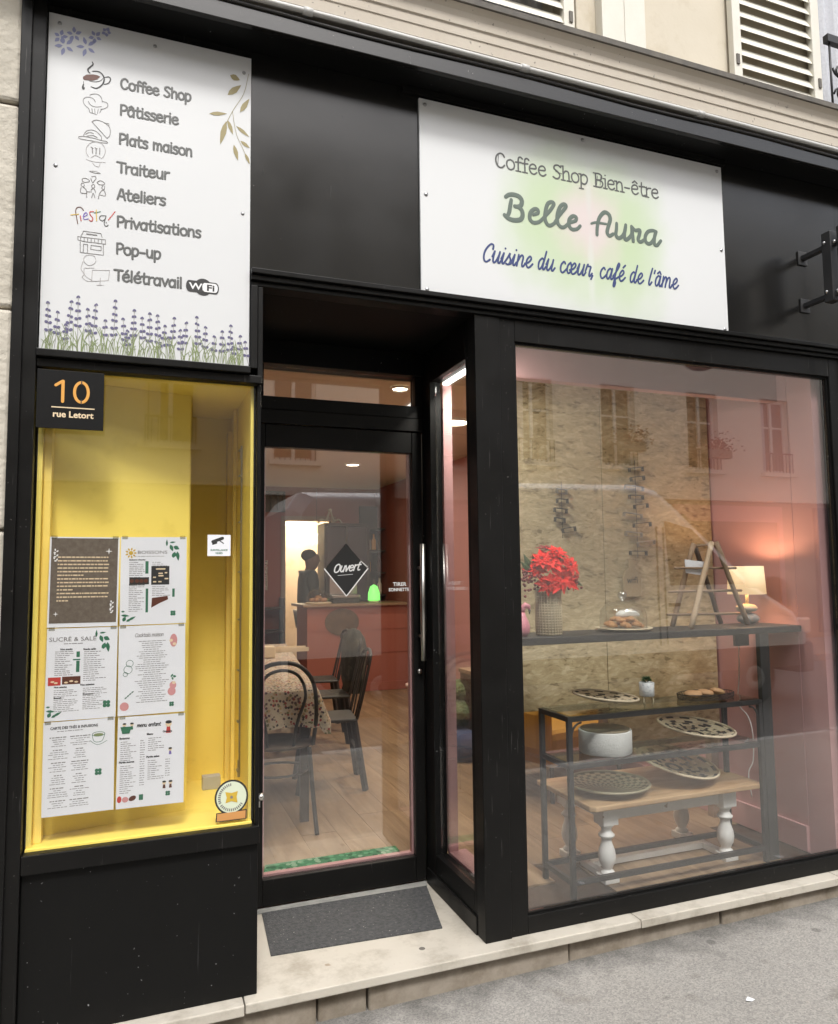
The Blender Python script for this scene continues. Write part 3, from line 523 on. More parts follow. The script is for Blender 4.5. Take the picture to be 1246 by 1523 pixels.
# corner pillar and big window frame
sfp(Bx(1.2555, 1.368, -.002, .07, .1475, 2.5955), 'corner_pillar')
wf = sfp(MB().box(1.3695, 1.440, .004, .06, .1475, 2.5955).box(3.203, 3.275, .004, .06, .1475, 2.5955).box(1.4405, 3.2025, .004, .06, 2.503, 2.5955).box(1.4405, 3.2025, .004, .06, .1475, .214), 'window_frame')
wl = -Vector(sf.location)
MB().box(1.4405, 1.450, .016, .045, .2145, 2.5025).box(3.193, 3.2025, .016, .045, .2145, 2.5025).box(1.4505, 3.1925, .016, .045, 2.494, 2.5025).box(1.4505, 3.1925, .016, .045, .2145, .223).build('glazing_bead', M['black_low'], wf)
Bx(1.4505, 3.1925, .026, .034, .2235, 2.4935).build('pane', M['glass'], wf)
sfp(Bx(3.278, 3.42, -.008, .06, .1475, 2.5955), 'right_pilaster'); sfp(Bx(3.4215, 5.6, .004, .06, .1475, 2.5955), 'side_panel', M['black_low'])
# side glazing of the recess, facing left
sg = sfp(MB().box(1.2575, 1.315, .0705, .1005, .1475, 2.5995).box(1.2575, 1.315, .505, .60, .1475, 2.5995).box(1.2575, 1.315, .101, .5045, .218, .302).box(1.2575, 1.315, .101, .5045, 2.440, 2.5995), 'side_window_frame', M['black_low'])
MB().box(1.2505, 1.32, .071, .60, .1475, .2175).build('bottom_rail', M['black'], sg, .003)
Bx(1.284, 1.292, .1015, .504, .3025, 2.4395).build('pane', M['glass'], sg)
MB().box(1.316, 1.36, .486, .54, .31, 2.43).box(1.316, 1.40, .105, .5, .285, .312).build('pink_reveal', M['pink'], sg)
sfp(Bx(1.2605, 1.33, .6205, .74, .1475, 2.60), 'inner_post', M['black_low'], 0); sfp(Bx(.36, .425, .6615, .70, .1475, 2.60), 'inner_post', M['black_low'], 0)
# transom over the door, header
sfp(Bx(.4005, 1.2565, .59, .70, 2.49, 2.5995), 'transom_head', M['black_low']); sfp(Bx(.4005, 1.2565, .60, .68, 2.222, 2.285), 'door_header'); sfp(Bx(.4005, 1.2565, .605, .68, 2.2855, 2.345), 'door_header')
sfp(Bx(.4005, .505, .605, .67, 2.3455, 2.4895), 'transom_frame', M['black_low']); tw = sfp(Bx(1.222, 1.2565, .605, .67, 2.3455, 2.4895), 'transom_frame', M['black_low'])
Bx(.5055, 1.2215, .634, .642, 2.346, 2.489).build('pane', M['glass'], tw)
# the door
door = sfp(MB().box(.42, .512, .612, .66, .158, 2.2195).box(1.205, 1.2545, .612, .66, .158, 2.2195).box(.5125, 1.2045, .612, .66, .158, .266).box(.5125, 1.2045, .612, .66, 2.118, 2.2195), 'door', None, .003, 'recessed black glazed shop door')
Bx(.5127, 1.2043, .632, .640, .2665, 2.1175).build('pane', M['glass'], door)
MB().box(.513, .521, .622, .65, .267, 2.117).box(1.1955, 1.204, .622, .65, .267, 2.117).box(.5215, 1.195, .622, .65, .267, .276).build('glazing_bead', M['pink'], door).location = (0, .022, 0)
hd = MB(); hd.tube([(1.232, .555, 1.150), (1.232, .555, 1.685)], .0135, 16).build('handle', M['steel'], door)
for z in (1.26, 1.575): MB().tube([(1.232, .612, z), (1.232, .56, z)], .008, 12).build('handle_mount', M['steel'], door)
MB().tube([(1.231, .614, 1.095), (1.231, .604, 1.095)], .011, 14).build('lock', M['steel'], door)

# interior LED batten at the head of the side window
led = thing('led_batten', 'lit white LED batten along the top of the recess side window', 'lamp', (1.335, .3, 2.43))
wb(Bx(1.318, 1.345, .11, .50, 2.440, 2.452), 'housing', M['black_in'], led); wb(Bx(1.318, 1.343, .12, .49, 2.428, 2.4395), 'diffuser', M['led'], led)
bl = bpy.data.lights.new('batten_light', 'AREA'); bl.shape = 'RECTANGLE'; bl.size = .03; bl.size_y = .24; bl.energy = 6.5; bl.color = (1, .95, .86); blo = bpy.data.objects.new('batten_light', bl); COL.objects.link(blo); blo.parent = led; blo.location = (.012, -.05, -.006); blo.rotation_euler = (0, R(38), 0) if False else (0, R(-38), 0)

# ---------------- yellow display case
dc = thing('display_case', 'yellow painted display case behind glass, lined with menu sheets', 'display case', (.03, .1, .7))
ye = M['yellow']
wb(MB().prism([(-.30, .115), (.172, .225), (.172, .245), (-.30, .135)], .7075, 2.229, 'z'), 'back_panel', ye, dc)
wb(Bx(.166, .3785, .612, .632, .7075, 2.229), 'rear_panel', ye, dc); wb(MB().box(.1665, .178, .246, .611, .7075, 2.229), 'inner_return', ye, dc)
wb(Bx(-.315, .379, .003, .64, .7005, .7070), 'floor_board', ye, dc); wb(Bx(-.315, .379, .02, .64, 2.2295, 2.2315), 'ceiling_board', ye, dc)
wb(Bx(-.315, -.3005, .02, .62, .7075, 2.229), 'side_panel', ye, dc); wb(Bx(.368, .3785, .02, .6115, .7075, 2.229), 'side_panel', ye, dc)
wb(MB().box(-.300, -.275, .05, .10, .7075, 2.229), 'side_batten', M['yellow2'], dc, .003); wb(MB().box(.345, .3675, .54, .60, .7075, 2.16).box(.352, .3675, .40, .44, .7075, 2.229), 'side_batten', M['yellow2'], dc, .003)
st = MB(); st.box(.3625, .3675, .235, .251, .80, 2.05)
for z in (.82, 1.0, 1.19, 1.38, 1.56, 1.75, 1.93, 2.03): st.box(.3555, .3623, .228, .26, z, z + .006)
st.box(.359, .3623, .236, .25, .80, .86).box(.359, .3623, .236, .25, 2.0, 2.04)
wb(st, 'shelf_rail', M['screw'], dc)
wb(Bx(-.318, .3855, .010, .016, .702, 2.2305), 'pane', M['glass_case'], dc)
wb(MB().tube([(.4005, .0, .787), (.418, .0, .787)], .0125, 12).box(.4005, .405, -.011, .011, .755, .775), 'lock', M['steel'], dc)
tag(Bx(-.035, .035, -.02, .02, 0, .052).build('small_box', mat('grey_card', (.42, .41, .37), .6), bevel=.003, loc=(.285, .47, .707)), 'small grey card box on the yellow display case floor', 'box')

# ================================================================== SIGNS
AT = lambda yp: (lambda x, z, l=0: (x, yp - l, z))
def wloc(o, par): o.location = -Vector(par.location); return o
s1 = thing('services_sign', 'tall white sign listing the cafe services with drawings and lavender', 'sign', (.02, 0, 2.29))
wb(Bx(-.3185, .3565, -.011, .0015, 2.2885, 3.462), 'board', M['sign'], s1, .001)
for x, z in ((-.285, 3.43), (.02, 3.425), (-.285, 2.925), (.33, 2.86), (.33, 3.40)): wb(MB().lathe([(.007, .0), (.006, .002), (.0005, .003)], 10), 'screw', M['screw'], s1).location = (x - .02, -.011, z - 2.29); s1.children[-1].rotation_euler = (R(90), 0, 0)
at1 = AT(-.011)
P0 = lambda x, y: (lambda v: Vector((v.x, v.z)))(px(x, y, -.0115))
def tr(pts, ox, oy, sc): return [P0(ox + x / sc, oy + y / sc) for x, y in pts]
let = MB()
for t, a, b in (('Coffee Shop', (178.8, 131.5), (285, 151)), ('Pâtisserie', (178, 170.6), (266, 185.6)), ('Plats maison', (176.7, 213.6), (286.4, 232.9)), ('Traiteur', (174.2, 256), (251.8, 267.2)), ('Ateliers', (174, 296), (246.6, 305.6)),
                ('Privatisations', (173.3, 336.8), (299, 353.6)), ('Pop-up', (172.3, 377), (240, 385.4)), ('Télétravail', (169.8, 416.5), (271.3, 429))):
    A, B = P0(*a), P0(*b); write_parts(s1, 'lettering', M['grey_ink'], t, A.x, A.y, B.x - A.x, .0262, .0074, at1, slope=(B.y - A.y) / (B.x - A.x))
def trace(name, m, strokes, w, at=at1, par=s1, taper=1, closed=()):
    mb = MB()
    for i, ps in enumerate(strokes): ribbon(mb, smooth(ps, 5), w, at, taper)
    return wb(mb, name, m, par)
zA = lambda *p: tr(p, 100, 80, 8.464); zB = lambda *p: tr(p, 100, 250, 8.014)
# coffee cup
cup = MB(); cup.mi = 0
blob(cup, zA((200, 290), (240, 265), (290, 262), (330, 262), (380, 272), (415, 290), (380, 322), (320, 340), (215, 330), (197, 315)), at1)
cup.mi = 1
for ps, w in ((zA((315, 105), (325, 135), (295, 165), (262, 195), (265, 225), (285, 245)), .0052), (zA((320, 220), (390, 225), (440, 260), (465, 320), (440, 390), (370, 435), (300, 415)), .0046), (zA((470, 300), (520, 292), (545, 320), (520, 370), (465, 385)), .0035), (zA((280, 345), (350, 355), (420, 340), (450, 310)), .002), (zA((205, 385), (195, 425), (205, 445), (215, 430)), .006), (zA((205, 350), (206, 430)), .002)): ribbon(cup, smooth(ps, 5), w, at1, .6)
wb(cup, 'coffee_cup_drawing', [M['brown_ink'], M['dark_ink']], s1)
trace('chef_hat_drawing', M['thin_ink'], [zA((285, 520), (340, 505), (400, 520), (435, 570), (440, 610)), zA((440, 600), (500, 620), (510, 665), (470, 690), (420, 700)), zA((355, 610), (330, 570), (270, 545), (215, 560), (200, 600), (225, 650), (270, 690), (285, 740)), zA((265, 600), (300, 650), (360, 670), (430, 665)), zA((285, 740), (340, 755), (370, 770)), zA((430, 700), (410, 745)), zA((310, 690), (318, 740)), zA((345, 695), (350, 750)), zA((390, 700), (380, 755))], .0017)
trace('covered_dish_drawing', M['thin_ink'], [zA((310, 855), (360, 835), (430, 850), (500, 890), (540, 950), (535, 1030), (500, 1065)), zA((310, 855), (500, 1065)), zA((490, 880), (520, 880), (525, 910)), zA((205, 1030), (240, 975), (310, 960), (380, 990), (430, 1050), (425, 1085)), zA((145, 1045), (205, 1040), (340, 1065), (420, 1090)), zA((145, 1045), (160, 1070), (300, 1095), (490, 1125), (495, 1105), (430, 1092)), zA((230, 1015), (280, 990), (330, 1005)), zA((250, 1035), (320, 1030), (380, 1055))], .0019)
trace('caterer_drawing', M['pale_ink'], [zA((270, 1295), (238, 1240), (255, 1160), (330, 1110), (430, 1130), (480, 1210), (460, 1290), (430, 1320)), zA((240, 1330), (340, 1360), (480, 1370)), zA((300, 1310), (350, 1280), (420, 1310)), zA((320, 1375), (350, 1410), (400, 1420), (415, 1370)), zA((290, 1475), (350, 1480), (410, 1500))], .0017)
trace('cutlery_drawing', M['thin_ink'], [zA((315, 1185), (318, 1250)), zA((365, 1195), (362, 1260)), zA((410, 1190), (408, 1265)), zA((300, 1175), (325, 1190)), zA((350, 1185), (375, 1195))], .003)
trace('workshop_drawing', M['thin_ink'], [zB((180, 160), (180, 130), (220, 122), (262, 145), (255, 165), (210, 168), (180, 160)), zB((290, 105), (330, 98), (342, 125), (320, 155), (305, 175), (290, 150), (280, 120)), zB((355, 170), (395, 150), (445, 180), (430, 200), (380, 195), (355, 170)), zB((200, 185), (175, 180), (165, 205), (190, 225), (205, 205)), zB((165, 230), (160, 290), (225, 300), (225, 260), (190, 225)), zB((310, 195), (290, 210), (300, 235), (325, 230), (325, 205), (310, 195)), zB((285, 290), (285, 260), (310, 245), (330, 265), (335, 290)), zB((425, 210), (410, 240), (440, 255), (445, 215)), zB((390, 300), (410, 270), (440, 270), (455, 330), (390, 320)), zB((230, 350), (235, 285), (270, 285)), zB((290, 355), (310, 300), (330, 355)), zB((370, 365), (385, 300)), zB((265, 40), (330, 60), (395, 65))], .0022)
for nm, m, st_ in (('party_lettering', M['brown_ink'], [zB((195, 505), (160, 468), (115, 475), (100, 520), (110, 580), (125, 665))]), ('party_lettering', M['yel_ink'], [zB((42, 560), (135, 550)), zB((345, 500), (350, 630))]), ('party_lettering', M['blu_ink'], [zB((190, 580), (235, 560), (225, 530), (195, 560), (200, 610), (250, 605))]),
                   ('party_lettering', M['red_ink'], [zB((155, 570), (165, 630)), zB((315, 520), (270, 525), (275, 560), (305, 600), (290, 635), (262, 620)), zB((570, 520), (490, 620))]), ('party_lettering', M['grn_ink'], [zB((325, 535), (395, 520))]), ('party_lettering', M['grey_ink'], [zB((455, 570), (400, 570), (385, 605), (420, 630), (455, 600), (460, 570)), zB((458, 590), (440, 660), (460, 695), (490, 680)), zB((462, 645), (466, 655))])):
    trace(nm, m, st_, .0030)
trace('little_shop_drawing', M['thin_ink'], [zB((195, 750), (400, 780)), zB((195, 750), (165, 810)), zB((400, 780), (415, 825)), zB((125, 815), (455, 855)), zB((125, 815), (128, 855)), zB((455, 855), (455, 905)), zB((128, 855), (200, 875)), zB((200, 875), (330, 890)), zB((330, 890), (455, 908)), zB((155, 870), (155, 1005)), zB((155, 1005), (430, 1038)), zB((430, 1038), (430, 910)), zB((195, 905), (190, 1005)), zB((195, 905), (243, 912)), zB((243, 912), (240, 1008)), zB((285, 920), (405, 935)), zB((405, 935), (403, 985)), zB((403, 985), (280, 968)), zB((280, 968), (285, 920))] + [zB((160 + 42 * i, 820 + 5 * i), (158 + 42 * i, 868 + 5 * i)) for i in range(7)], .0021)
trace('little_shop_name', M['thin_ink'], [zB((230, 785), (350, 800))], .004)
trace('teleworker_drawing', M['pale_ink'], [zB((345, 1100), (320, 1050), (255, 1035), (200, 1065), (205, 1120), (260, 1160), (320, 1140), (345, 1100)), zB((190, 1110), (165, 1200), (200, 1260), (175, 1300)), zB((210, 1190), (320, 1190)), zB((200, 1195), (210, 1280), (290, 1340), (230, 1345), (175, 1300)), zB((300, 1215), (505, 1220)), zB((505, 1220), (490, 1340)), zB((490, 1340), (290, 1350)), zB((290, 1350), (300, 1215)), zB((395, 1310), (390, 1390)), zB((350, 1395), (430, 1395))], .0018)
# wifi badge
wf_ = MB(); c = P0(303.8, 427.5)
wf_.mi = 0; blob(wf_, ell(c.x - .004, c.y, .030, .031, 24), at1, .0006); blob(wf_, [(c.x - .05 + .012 * math.cos(a) * 1 + (.088 if abs(a) < 1.58 else 0), c.y + .021 * math.sin(a)) for a in [R(-90 + 15 * k) for k in range(13)] + [R(90.5 + 15 * k) for k in range(13)]], at1, .0010)
wf_.mi = 1; blob(wf_, [(c.x + .003 + .010 * math.cos(a) + (.033 if abs(a) < 1.58 else 0), c.y + .0165 * math.sin(a)) for a in [R(-90 + 15 * k) for k in range(13)] + [R(90.5 + 15 * k) for k in range(13)]], at1, .0016)
typeset(wf_, 'Wi', c.x - .051, c.y - .0115, .033, at1, sx=1.25, bold=.02 * .03, lift=.0024); wf_.mi = 0; typeset(wf_, 'Fi', c.x + .007, c.y - .011, .031, at1, sx=1.35, bold=.0008, lift=.0024)
wb(wf_, 'wifi_badge', [M['dark_ink'], M['white_ink']], s1)
# leaves, blossoms, lavender
def leaf(mb, a, b, w, at):
    a = Vector(a); b = Vector(b); t = b - a; q = Vector((-t.y, t.x)).normalized() * w
    blob(mb, [a, a + t * .25 + q * .8, a + t * .5 + q, a + t * .8 + q * .5, b, a + t * .8 - q * .5, a + t * .5 - q, a + t * .25 - q * .8], at)
lf = MB(); zL = lambda *p: tr(p, 0, 0, 2.719)
for a, b, w in (((920, 385), (975, 345), .011), ((845, 460), (918, 460), .0075), ((915, 490), (890, 585), .010), ((970, 455), (1008, 400), .009), ((920, 485), (942, 545), .0075), ((955, 510), (1008, 555), .007), ((945, 585), (962, 650), .008), ((972, 570), (1010, 600), .007), ((930, 305), (970, 325), .012), ((990, 620), (1010, 665), .006)):
    A, B = zL(a, b); leaf(lf, A, B, w, at1)
for ps in (((1005, 300), (985, 380), (940, 450), (915, 500)), ((940, 450), (955, 540), (990, 620), (1005, 660))): ribbon(lf, smooth(zL(*ps), 5), .0016, at1)
wb(lf, 'leaf_print', M['leaf_ink'], s1)
fl = MB()
for cx, cz, r in ((262, 185, 42), (350, 190, 42), (300, 140, 32), (245, 150, 30), (385, 150, 28), (430, 130, 20)):
    for k in range(5):
        a = 2 * math.pi * k / 5 + cx; A, B = zL((cx + r * .2 * math.cos(a), cz + r * .2 * math.sin(a)), (cx + r * math.cos(a), cz + r * math.sin(a))); leaf(fl, A, B, .0062, at1)
wb(fl, 'blossom_print', M['lilac_ink'], s1)
lav = MB(); rnd = random.Random(3)
stems = [(-.295, .16), (-.265, .13), (-.225, .17), (-.205, .19), (-.175, .15), (-.15, .17), (-.12, .12), (-.09, .19), (-.065, .13), (-.03, .165), (-.005, .14), (.02, .16), (.045, .155), (.07, .12), (.10, .15), (.12, .11), (.14, .14), (.175, .165), (.205, .13), (.235, .10), (.262, .12), (.292, .145), (.325, .11), (.342, .09), (-.24, .09), (-.05, .09), (.08, .08), (.3, .07)]
for x, h in stems:
    lean = rnd.uniform(-.02, .025); z0 = 2.292; lav.mi = 1; ribbon(lav, smooth([Vector((x - lean, z0)), Vector((x - lean * .3, z0 + h * .5)), Vector((x, z0 + h))], 4), .0014, at1); lav.mi = 0
    zz = h; k = 0
    while zz > h * .38:
        f_ = 1 - zz / h; w = .0045 + .006 * min(1, f_ * 2); xx = x - lean * .3 * f_ * 2
        for sg_ in (-1, 1): blob(lav, ell(xx + sg_ * w * .6, z0 + zz + rnd.uniform(-.002, .002), w * .62, .0052, 8, sg_ * .5), at1)
        zz -= .021 + .005 * rnd.random(); k += 1
lav.mi = 2
for i in range(190):
    x = rnd.uniform(-.312, .350); h = rnd.uniform(.03, .10); ln = rnd.uniform(-.03, .03)
    if abs(x + ln) < .345 and x + ln > -.315: ribbon(lav, smooth([Vector((x, 2.291)), Vector((x + ln * .3, 2.291 + h * .6)), Vector((x + ln, 2.291 + h))], 3), .0024, at1, .3)
wb(lav, 'lavender_print', [M['lav_ink'], M['thin_ink'], M['stalk_ink']], s1)

# ---- main sign
def halo():
    m = mat('white_sign_with_green_halo', (.8, .81, .81), .35); n = m.node_tree.nodes; l = m.node_tree.links; b = n['Principled BSDF']; tc = n['Texture Coordinate']
    cur = None
    C0 = (1.80, 3.03)
    def ball(cx, cz, rx, rz, col, amt, prev):
        mp = n.new('ShaderNodeMapping'); mp.inputs['Location'].default_value = (-cx / rx, 0, -cz / rz); mp.inputs['Scale'].default_value = (1 / rx, 0, 1 / rz); l.new(tc.outputs['Object'], mp.inputs[0])
        nz = n.new('ShaderNodeTexNoise'); nz.inputs['Scale'].default_value = 2.2; l.new(mp.outputs[0], nz.inputs['Vector'])
        ln = n.new('ShaderNodeVectorMath'); ln.operation = 'LENGTH'; l.new(mp.outputs[0], ln.inputs[0])
        ad = n.new('ShaderNodeMath'); ad.operation = 'MULTIPLY_ADD'; ad.inputs[1].default_value = .5; l.new(nz.outputs['Fac'], ad.inputs[0]); l.new(ln.outputs['Value'], ad.inputs[2])
        mr = n.new('ShaderNodeMapRange'); mr.interpolation_type = 'SMOOTHSTEP'; mr.inputs[1].default_value = 1.25; mr.inputs[2].default_value = .45; mr.inputs[3].default_value = 0; mr.inputs[4].default_value = amt; l.new(ad.outputs[0], mr.inputs[0])
        x = n.new('ShaderNodeMix'); x.data_type = 'RGBA'; l.new(mr.outputs[0], x.inputs[0]); x.inputs[7].default_value = (*col, 1)
        if prev: l.new(prev, x.inputs[6])
        else: x.inputs[6].default_value = (.69, .70, .70, 1)
        return x.outputs[2]
    for cx, cz, rx, rz in ((1.66, 3.15, .36, .34), (1.96, 3.12, .36, .34), (1.64, 2.95, .36, .36), (1.96, 2.90, .36, .38)): cur = ball(cx - 1.79, cz - 2.64, rx, rz, (.50, .62, .38), .75, cur)
    cur = ball(1.81 - 1.79, 3.06 - 2.64, .24, .26, (.70, .60, .60), .9, cur); cur = ball(1.812 - 1.79, 3.22 - 2.64, .022, .2, (.64, .66, .62), .5, cur); cur = ball(1.815 - 1.79, 2.84 - 2.64, .025, .24, (.67, .69, .65), .6, cur)
    l.new(cur, b.inputs['Base Color']); return m
s2 = thing('main_sign', 'wide white shop name sign with green halo on black fascia', 'sign', (1.79, 0, 2.64))
wb(Bx(1.022, 2.561, -.012, -.0005, 2.643, 3.461), 'board', M['sign'], s2, .001)
s2.children[0].data.materials[0] = halo(); s2.children[0].data.transform(Matrix.Translation(-Vector(s2.location))); s2.children[0].location = (0, 0, 0)
for x, z in ((1.047, 3.437), (1.79, 3.44), (2.535, 3.437), (1.047, 3.06), (2.54, 3.05), (1.047, 2.668), (2.54, 2.668)):
    o = wb(MB().lathe([(.0085, .0), (.007, .003), (.0005, .004)], 12), 'screw', M['screw'], s2); o.location = (x - 1.79, -.012, z - 2.64); o.rotation_euler = (R(90), 0, 0)
at2 = AT(-.012)
t1 = MB(); A, B = P0(735.5, 247.8), P0(980, 296.2); write_parts(s2, 'tagline_lettering', M['grey_ink'], 'Coffee Shop Bien-être', A.x, A.y, B.x - A.x, .0435, .0074, at2, serif=True, slope=(B.y - A.y) / (B.x - A.x))
for (x, y, x2, y2) in ((741, 229, 740, 245), (826, 255, 835, 259), (888, 262, 887, 275), (893, 263, 892, 276)): ribbon(t1, [P0(x, y), P0(x2, y2)], .003, at2)
wb(t1, 'inline_stroke', M['grey_ink'], s2)
z1 = lambda *p: tr(p, 740, 270, 8.9); z2 = lambda *p: tr(p, 870, 300, 8.9)
nm = MB()
for ps, w in ((z1((105, 205), (150, 178), (215, 178), (285, 205), (318, 260), (305, 320), (265, 335), (225, 330)), .021), (z1((178, 245), (165, 320), (150, 410), (130, 455)), .019), (z1((90, 445), (140, 490), (220, 515), (300, 505), (328, 450), (315, 380), (270, 340)), .021),
              (z1((470, 440), (530, 420), (525, 375), (480, 370), (430, 420), (425, 500), (470, 545), (540, 540), (590, 500)), .0185), (z1((590, 500), (680, 400), (740, 310), (715, 275), (660, 300), (630, 400), (625, 500), (660, 575), (710, 580), (760, 545)), .0185), (z1((750, 550), (830, 430), (900, 340), (880, 305), (830, 330), (790, 430), (790, 540), (830, 600), (880, 605), (930, 560)), .0185), (z1((960, 545), (1030, 520), (1035, 475), (990, 462), (945, 510), (945, 590), (985, 635), (1050, 630), (1090, 590)), .0185),
              (z2((155, 440), (160, 330), (185, 220), (250, 145), (310, 170), (330, 240), (305, 330), (290, 410), (320, 455), (370, 430)), .0195), (z2((80, 292), (130, 278), (200, 285), (285, 298)), .012), (z2((415, 290), (412, 370), (405, 440), (440, 485), (490, 460), (525, 390), (535, 310)), .0185), (z2((535, 310), (520, 400), (520, 480), (545, 505), (590, 470), (615, 420), (612, 330)), .0185), (z2((612, 330), (660, 380), (720, 380), (715, 440), (700, 500), (730, 535), (790, 500)), .0185), (z2((620, 380), (635, 525)), .0185),
              (z2((940, 400), (890, 385), (830, 400), (795, 460), (800, 530), (850, 560), (900, 510), (935, 420)), .0185), (z2((930, 400), (915, 480), (915, 560), (950, 580), (1000, 520)), .0185)):
    ribbon(nm, smooth(ps, 6), w, at2, .82)
wb(nm, 'name_lettering', M['green_ink'], s2)
A, B = P0(716.5, 388), P0(1007.5, 430); write_parts(s2, 'motto_lettering', M['navy_ink'], 'Cuisine du cœur, café de l\'âme', A.x, A.y, B.x - A.x, .049, .0085, at2, H, .22, slope=(B.y - A.y) / (B.x - A.x))

# ---- number plaque
pq = thing('number_plaque', 'black house number 10 plaque at the top of the yellow display', 'plaque', (-.218, -.03, 2.03))
wb(Bx(-.317, -.118, -.036, -.031, 2.03, 2.222), 'plate', mat('black_plaque', (.006, .006, .006), .55, spec=.2), pq, .001)
at3 = AT(-.036); q = MB(); q.mi = 0; ribbon(q, [Vector((-.262, 2.172)), Vector((-.243, 2.186))], .009, at3); ribbon(q, [Vector((-.241, 2.186)), Vector((-.241, 2.119))], .0095, at3, lift=.0009); ribbon(q, smooth([Vector(p) for p in ell(-.186, 2.153, .0205, .033, 16)], 3, True), .009, at3)
q.mi = 1; q.box(-.2735, -.1455, -.0372, -.0362, 2.098, 2.1015); typeset(q, 'rue Letort', -.209, 2.068, .0285, at3, 'CENTER', 1.0, .0008)
wb(q, 'lettering', [M['gold_ink'], M['cream_ink']], pq)
q = MB(); q.box(-.1875, -.1845, -.0386, -.0376, 2.112, 2.129).box(-.1875, -.1845, -.0386, -.0376, 2.177, 2.194); wb(q, 'stencil_gap', M['dark_ink'], pq)

# ---- menus
M['tape'] = glass('clear_tape', (.9, .9, .86), .12, .3, .5)
atm = lambda x, z, l=0: (x, .0185 - l * .5, z)
def textlines(mb, x0, x1, z, n, dz, h, rnd, just=False, full=True):
    for i in range(n):
        x = x0; end = x1 if just else x0 + (x1 - x0) * rnd.uniform(.45, 1)
        while x < end - .004:
            w = min(rnd.uniform(.004, .016), end - x); mb.add([atm(a, b, .0006) for a, b in ((x, z), (x + w, z), (x + w, z + h), (x, z + h))], [(0, 1, 2, 3)]); x += w + .0022
        z -= dz
    return z
def logo(mb, x, z, r=.009):
    for k in range(4):
        a = math.pi / 4 + k * math.pi / 2; blob(mb, ell(x + r * .62 * math.cos(a), z + r * .62 * math.sin(a), r * .52, r * .52, 9), atm)
XL = (-.273, -.056); ZL = (1.389, 1.092, .795); HH = .2935
def menu(c, r, name, label, m='paper'):
    t = thing('menu_sheet', label, 'menu', (XL[c], .02, ZL[r]), 0, 'menu sheets taped inside the yellow display')
    w = .2105
    wb(Bx(XL[c], XL[c] + w, .0186, .0196, ZL[r], ZL[r] + HH), 'sheet', M['paper'], t)
    for tx in (.004, w - .022): wb(Bx(XL[c] + tx, XL[c] + tx + .018, .0176, .0180, ZL[r] + HH - .007, ZL[r] + HH + .004), 'tape', M['tape'], t)
    t.rotation_euler = (0, R((.35, -.3, .25, -.4, -.35, .3)[r * 2 + c]), 0)
    return t, XL[c], ZL[r]
mr = random.Random(11)
t, x, z = menu(0, 0, 'a', 'brown introduction sheet with pale justified text, top left of the six')
wb(Bx(x + .005, x + .2055, .0181, .0185, z + .013, z + HH - .004), 'brown_print', M['paper_brown'], t)
q = MB(); atm_old = atm; atm = lambda x, z, l=0: (x, .0180 - l * .5, z)
zz = z + .225
for n_, s_ in ((5, 1), (1, .5), (3, 1), (1, .3), (2, 1), (1, .22)): zz = textlines(q, x + .025, x + .025 + .155 * s_, zz, n_, .0118, .0042, mr, True)
wb(q, 'text', M['cream_ink'], t); q = MB()
for sx_, sz_, k in ((.178, .247, .011), (.024, .043, .008)):
    blob(q, [(x + sx_ + (k if i % 2 == 0 else k * .25) * math.cos(i * math.pi / 4), z + sz_ + (k if i % 2 == 0 else k * .25) * math.sin(i * math.pi / 4)) for i in range(8)], atm)
for i in range(9): blob(q, ell(x + .018 + .005 * math.sin(i * 2), z + .215 + i * .0045, .004, .0025, 6, i), atm); blob(q, ell(x + .19 + .004 * math.sin(i * 2), z + .045 + i * .0045, .004, .0025, 6, i), atm)
wb(q, 'star_print', M['white_ink'], t); atm = atm_old
def leaves(q, x, z, pts):
    for a, b, c_, d, w in pts: leaf(q, (x + a, z + b), (x + c_, z + d), w, atm)
corner = ((.146, .262, .146, .286, .0035), (.155, .275, .175, .277, .003), (.157, .268, .166, .245, .006), (.168, .262, .187, .252, .007), (.163, .225, .174, .244, .005), (.18, .245, .184, .212, .006), (.176, .24, .166, .222, .005))
low = ((.004, .045, .016, .045, .003), (.004, .033, .03, .03, .004), (.01, .012, .018, .028, .006), (.025, .015, .05, .028, .004), (.02, .012, .036, .02, .004))
# drinks
t, x, z = menu(1, 0, 'b', 'drinks menu with a sun drawing and a black price box, top right of the six')
q = MB(); q.mi = 0; typeset(q, 'BOISSONS', x + .052, z + .237, .0155, atm, sx=1.35); textlines(q, x + .045, x + .14, z + .228, 1, .01, .0012, mr, True)
zz = textlines(q, x + .027, x + .08, z + .207, 9, .0062, .0018, mr); textlines(q, x + .027, x + .08, z + .125, 14, .0062, .0018, mr); textlines(q, x + .1, x + .15, z + .207, 3, .006, .0016, mr); textlines(q, x + .1, x + .16, z + .125, 6, .006, .0016, mr)
q.mi = 1; typeset(q, 'Boissons chaudes', x + .027, z + .215, .0072, atm, bold=.0002); typeset(q, 'Boissons fraiches', x + .027, z + .131, .0072, atm, bold=.0002)
q.mi = 2; leaves(q, x, z, corner + low); logo(q, x + .168, z + .035)
for a, b, c_, d in ((.078, .17, .088, .212), (.165, .09, .173, .118), (.08, .04, .088, .12)): q.add([atm(x + u, z + v, .0006) for u, v in ((a, b), (c_, b), (c_, d), (a, d))], [(0, 1, 2, 3)])
q.mi = 1; q.add([atm(x + u, z + v, .0006) for u, v in ((.097, .132), (.155, .132), (.155, .195), (.097, .195))], [(0, 1, 2, 3)]); q.add([atm(x + u, z + v, .0006) for u, v in ((.028, .134), (.09, .134), (.09, .158), (.028, .158))], [(0, 1, 2, 3)])
q.mi = 3
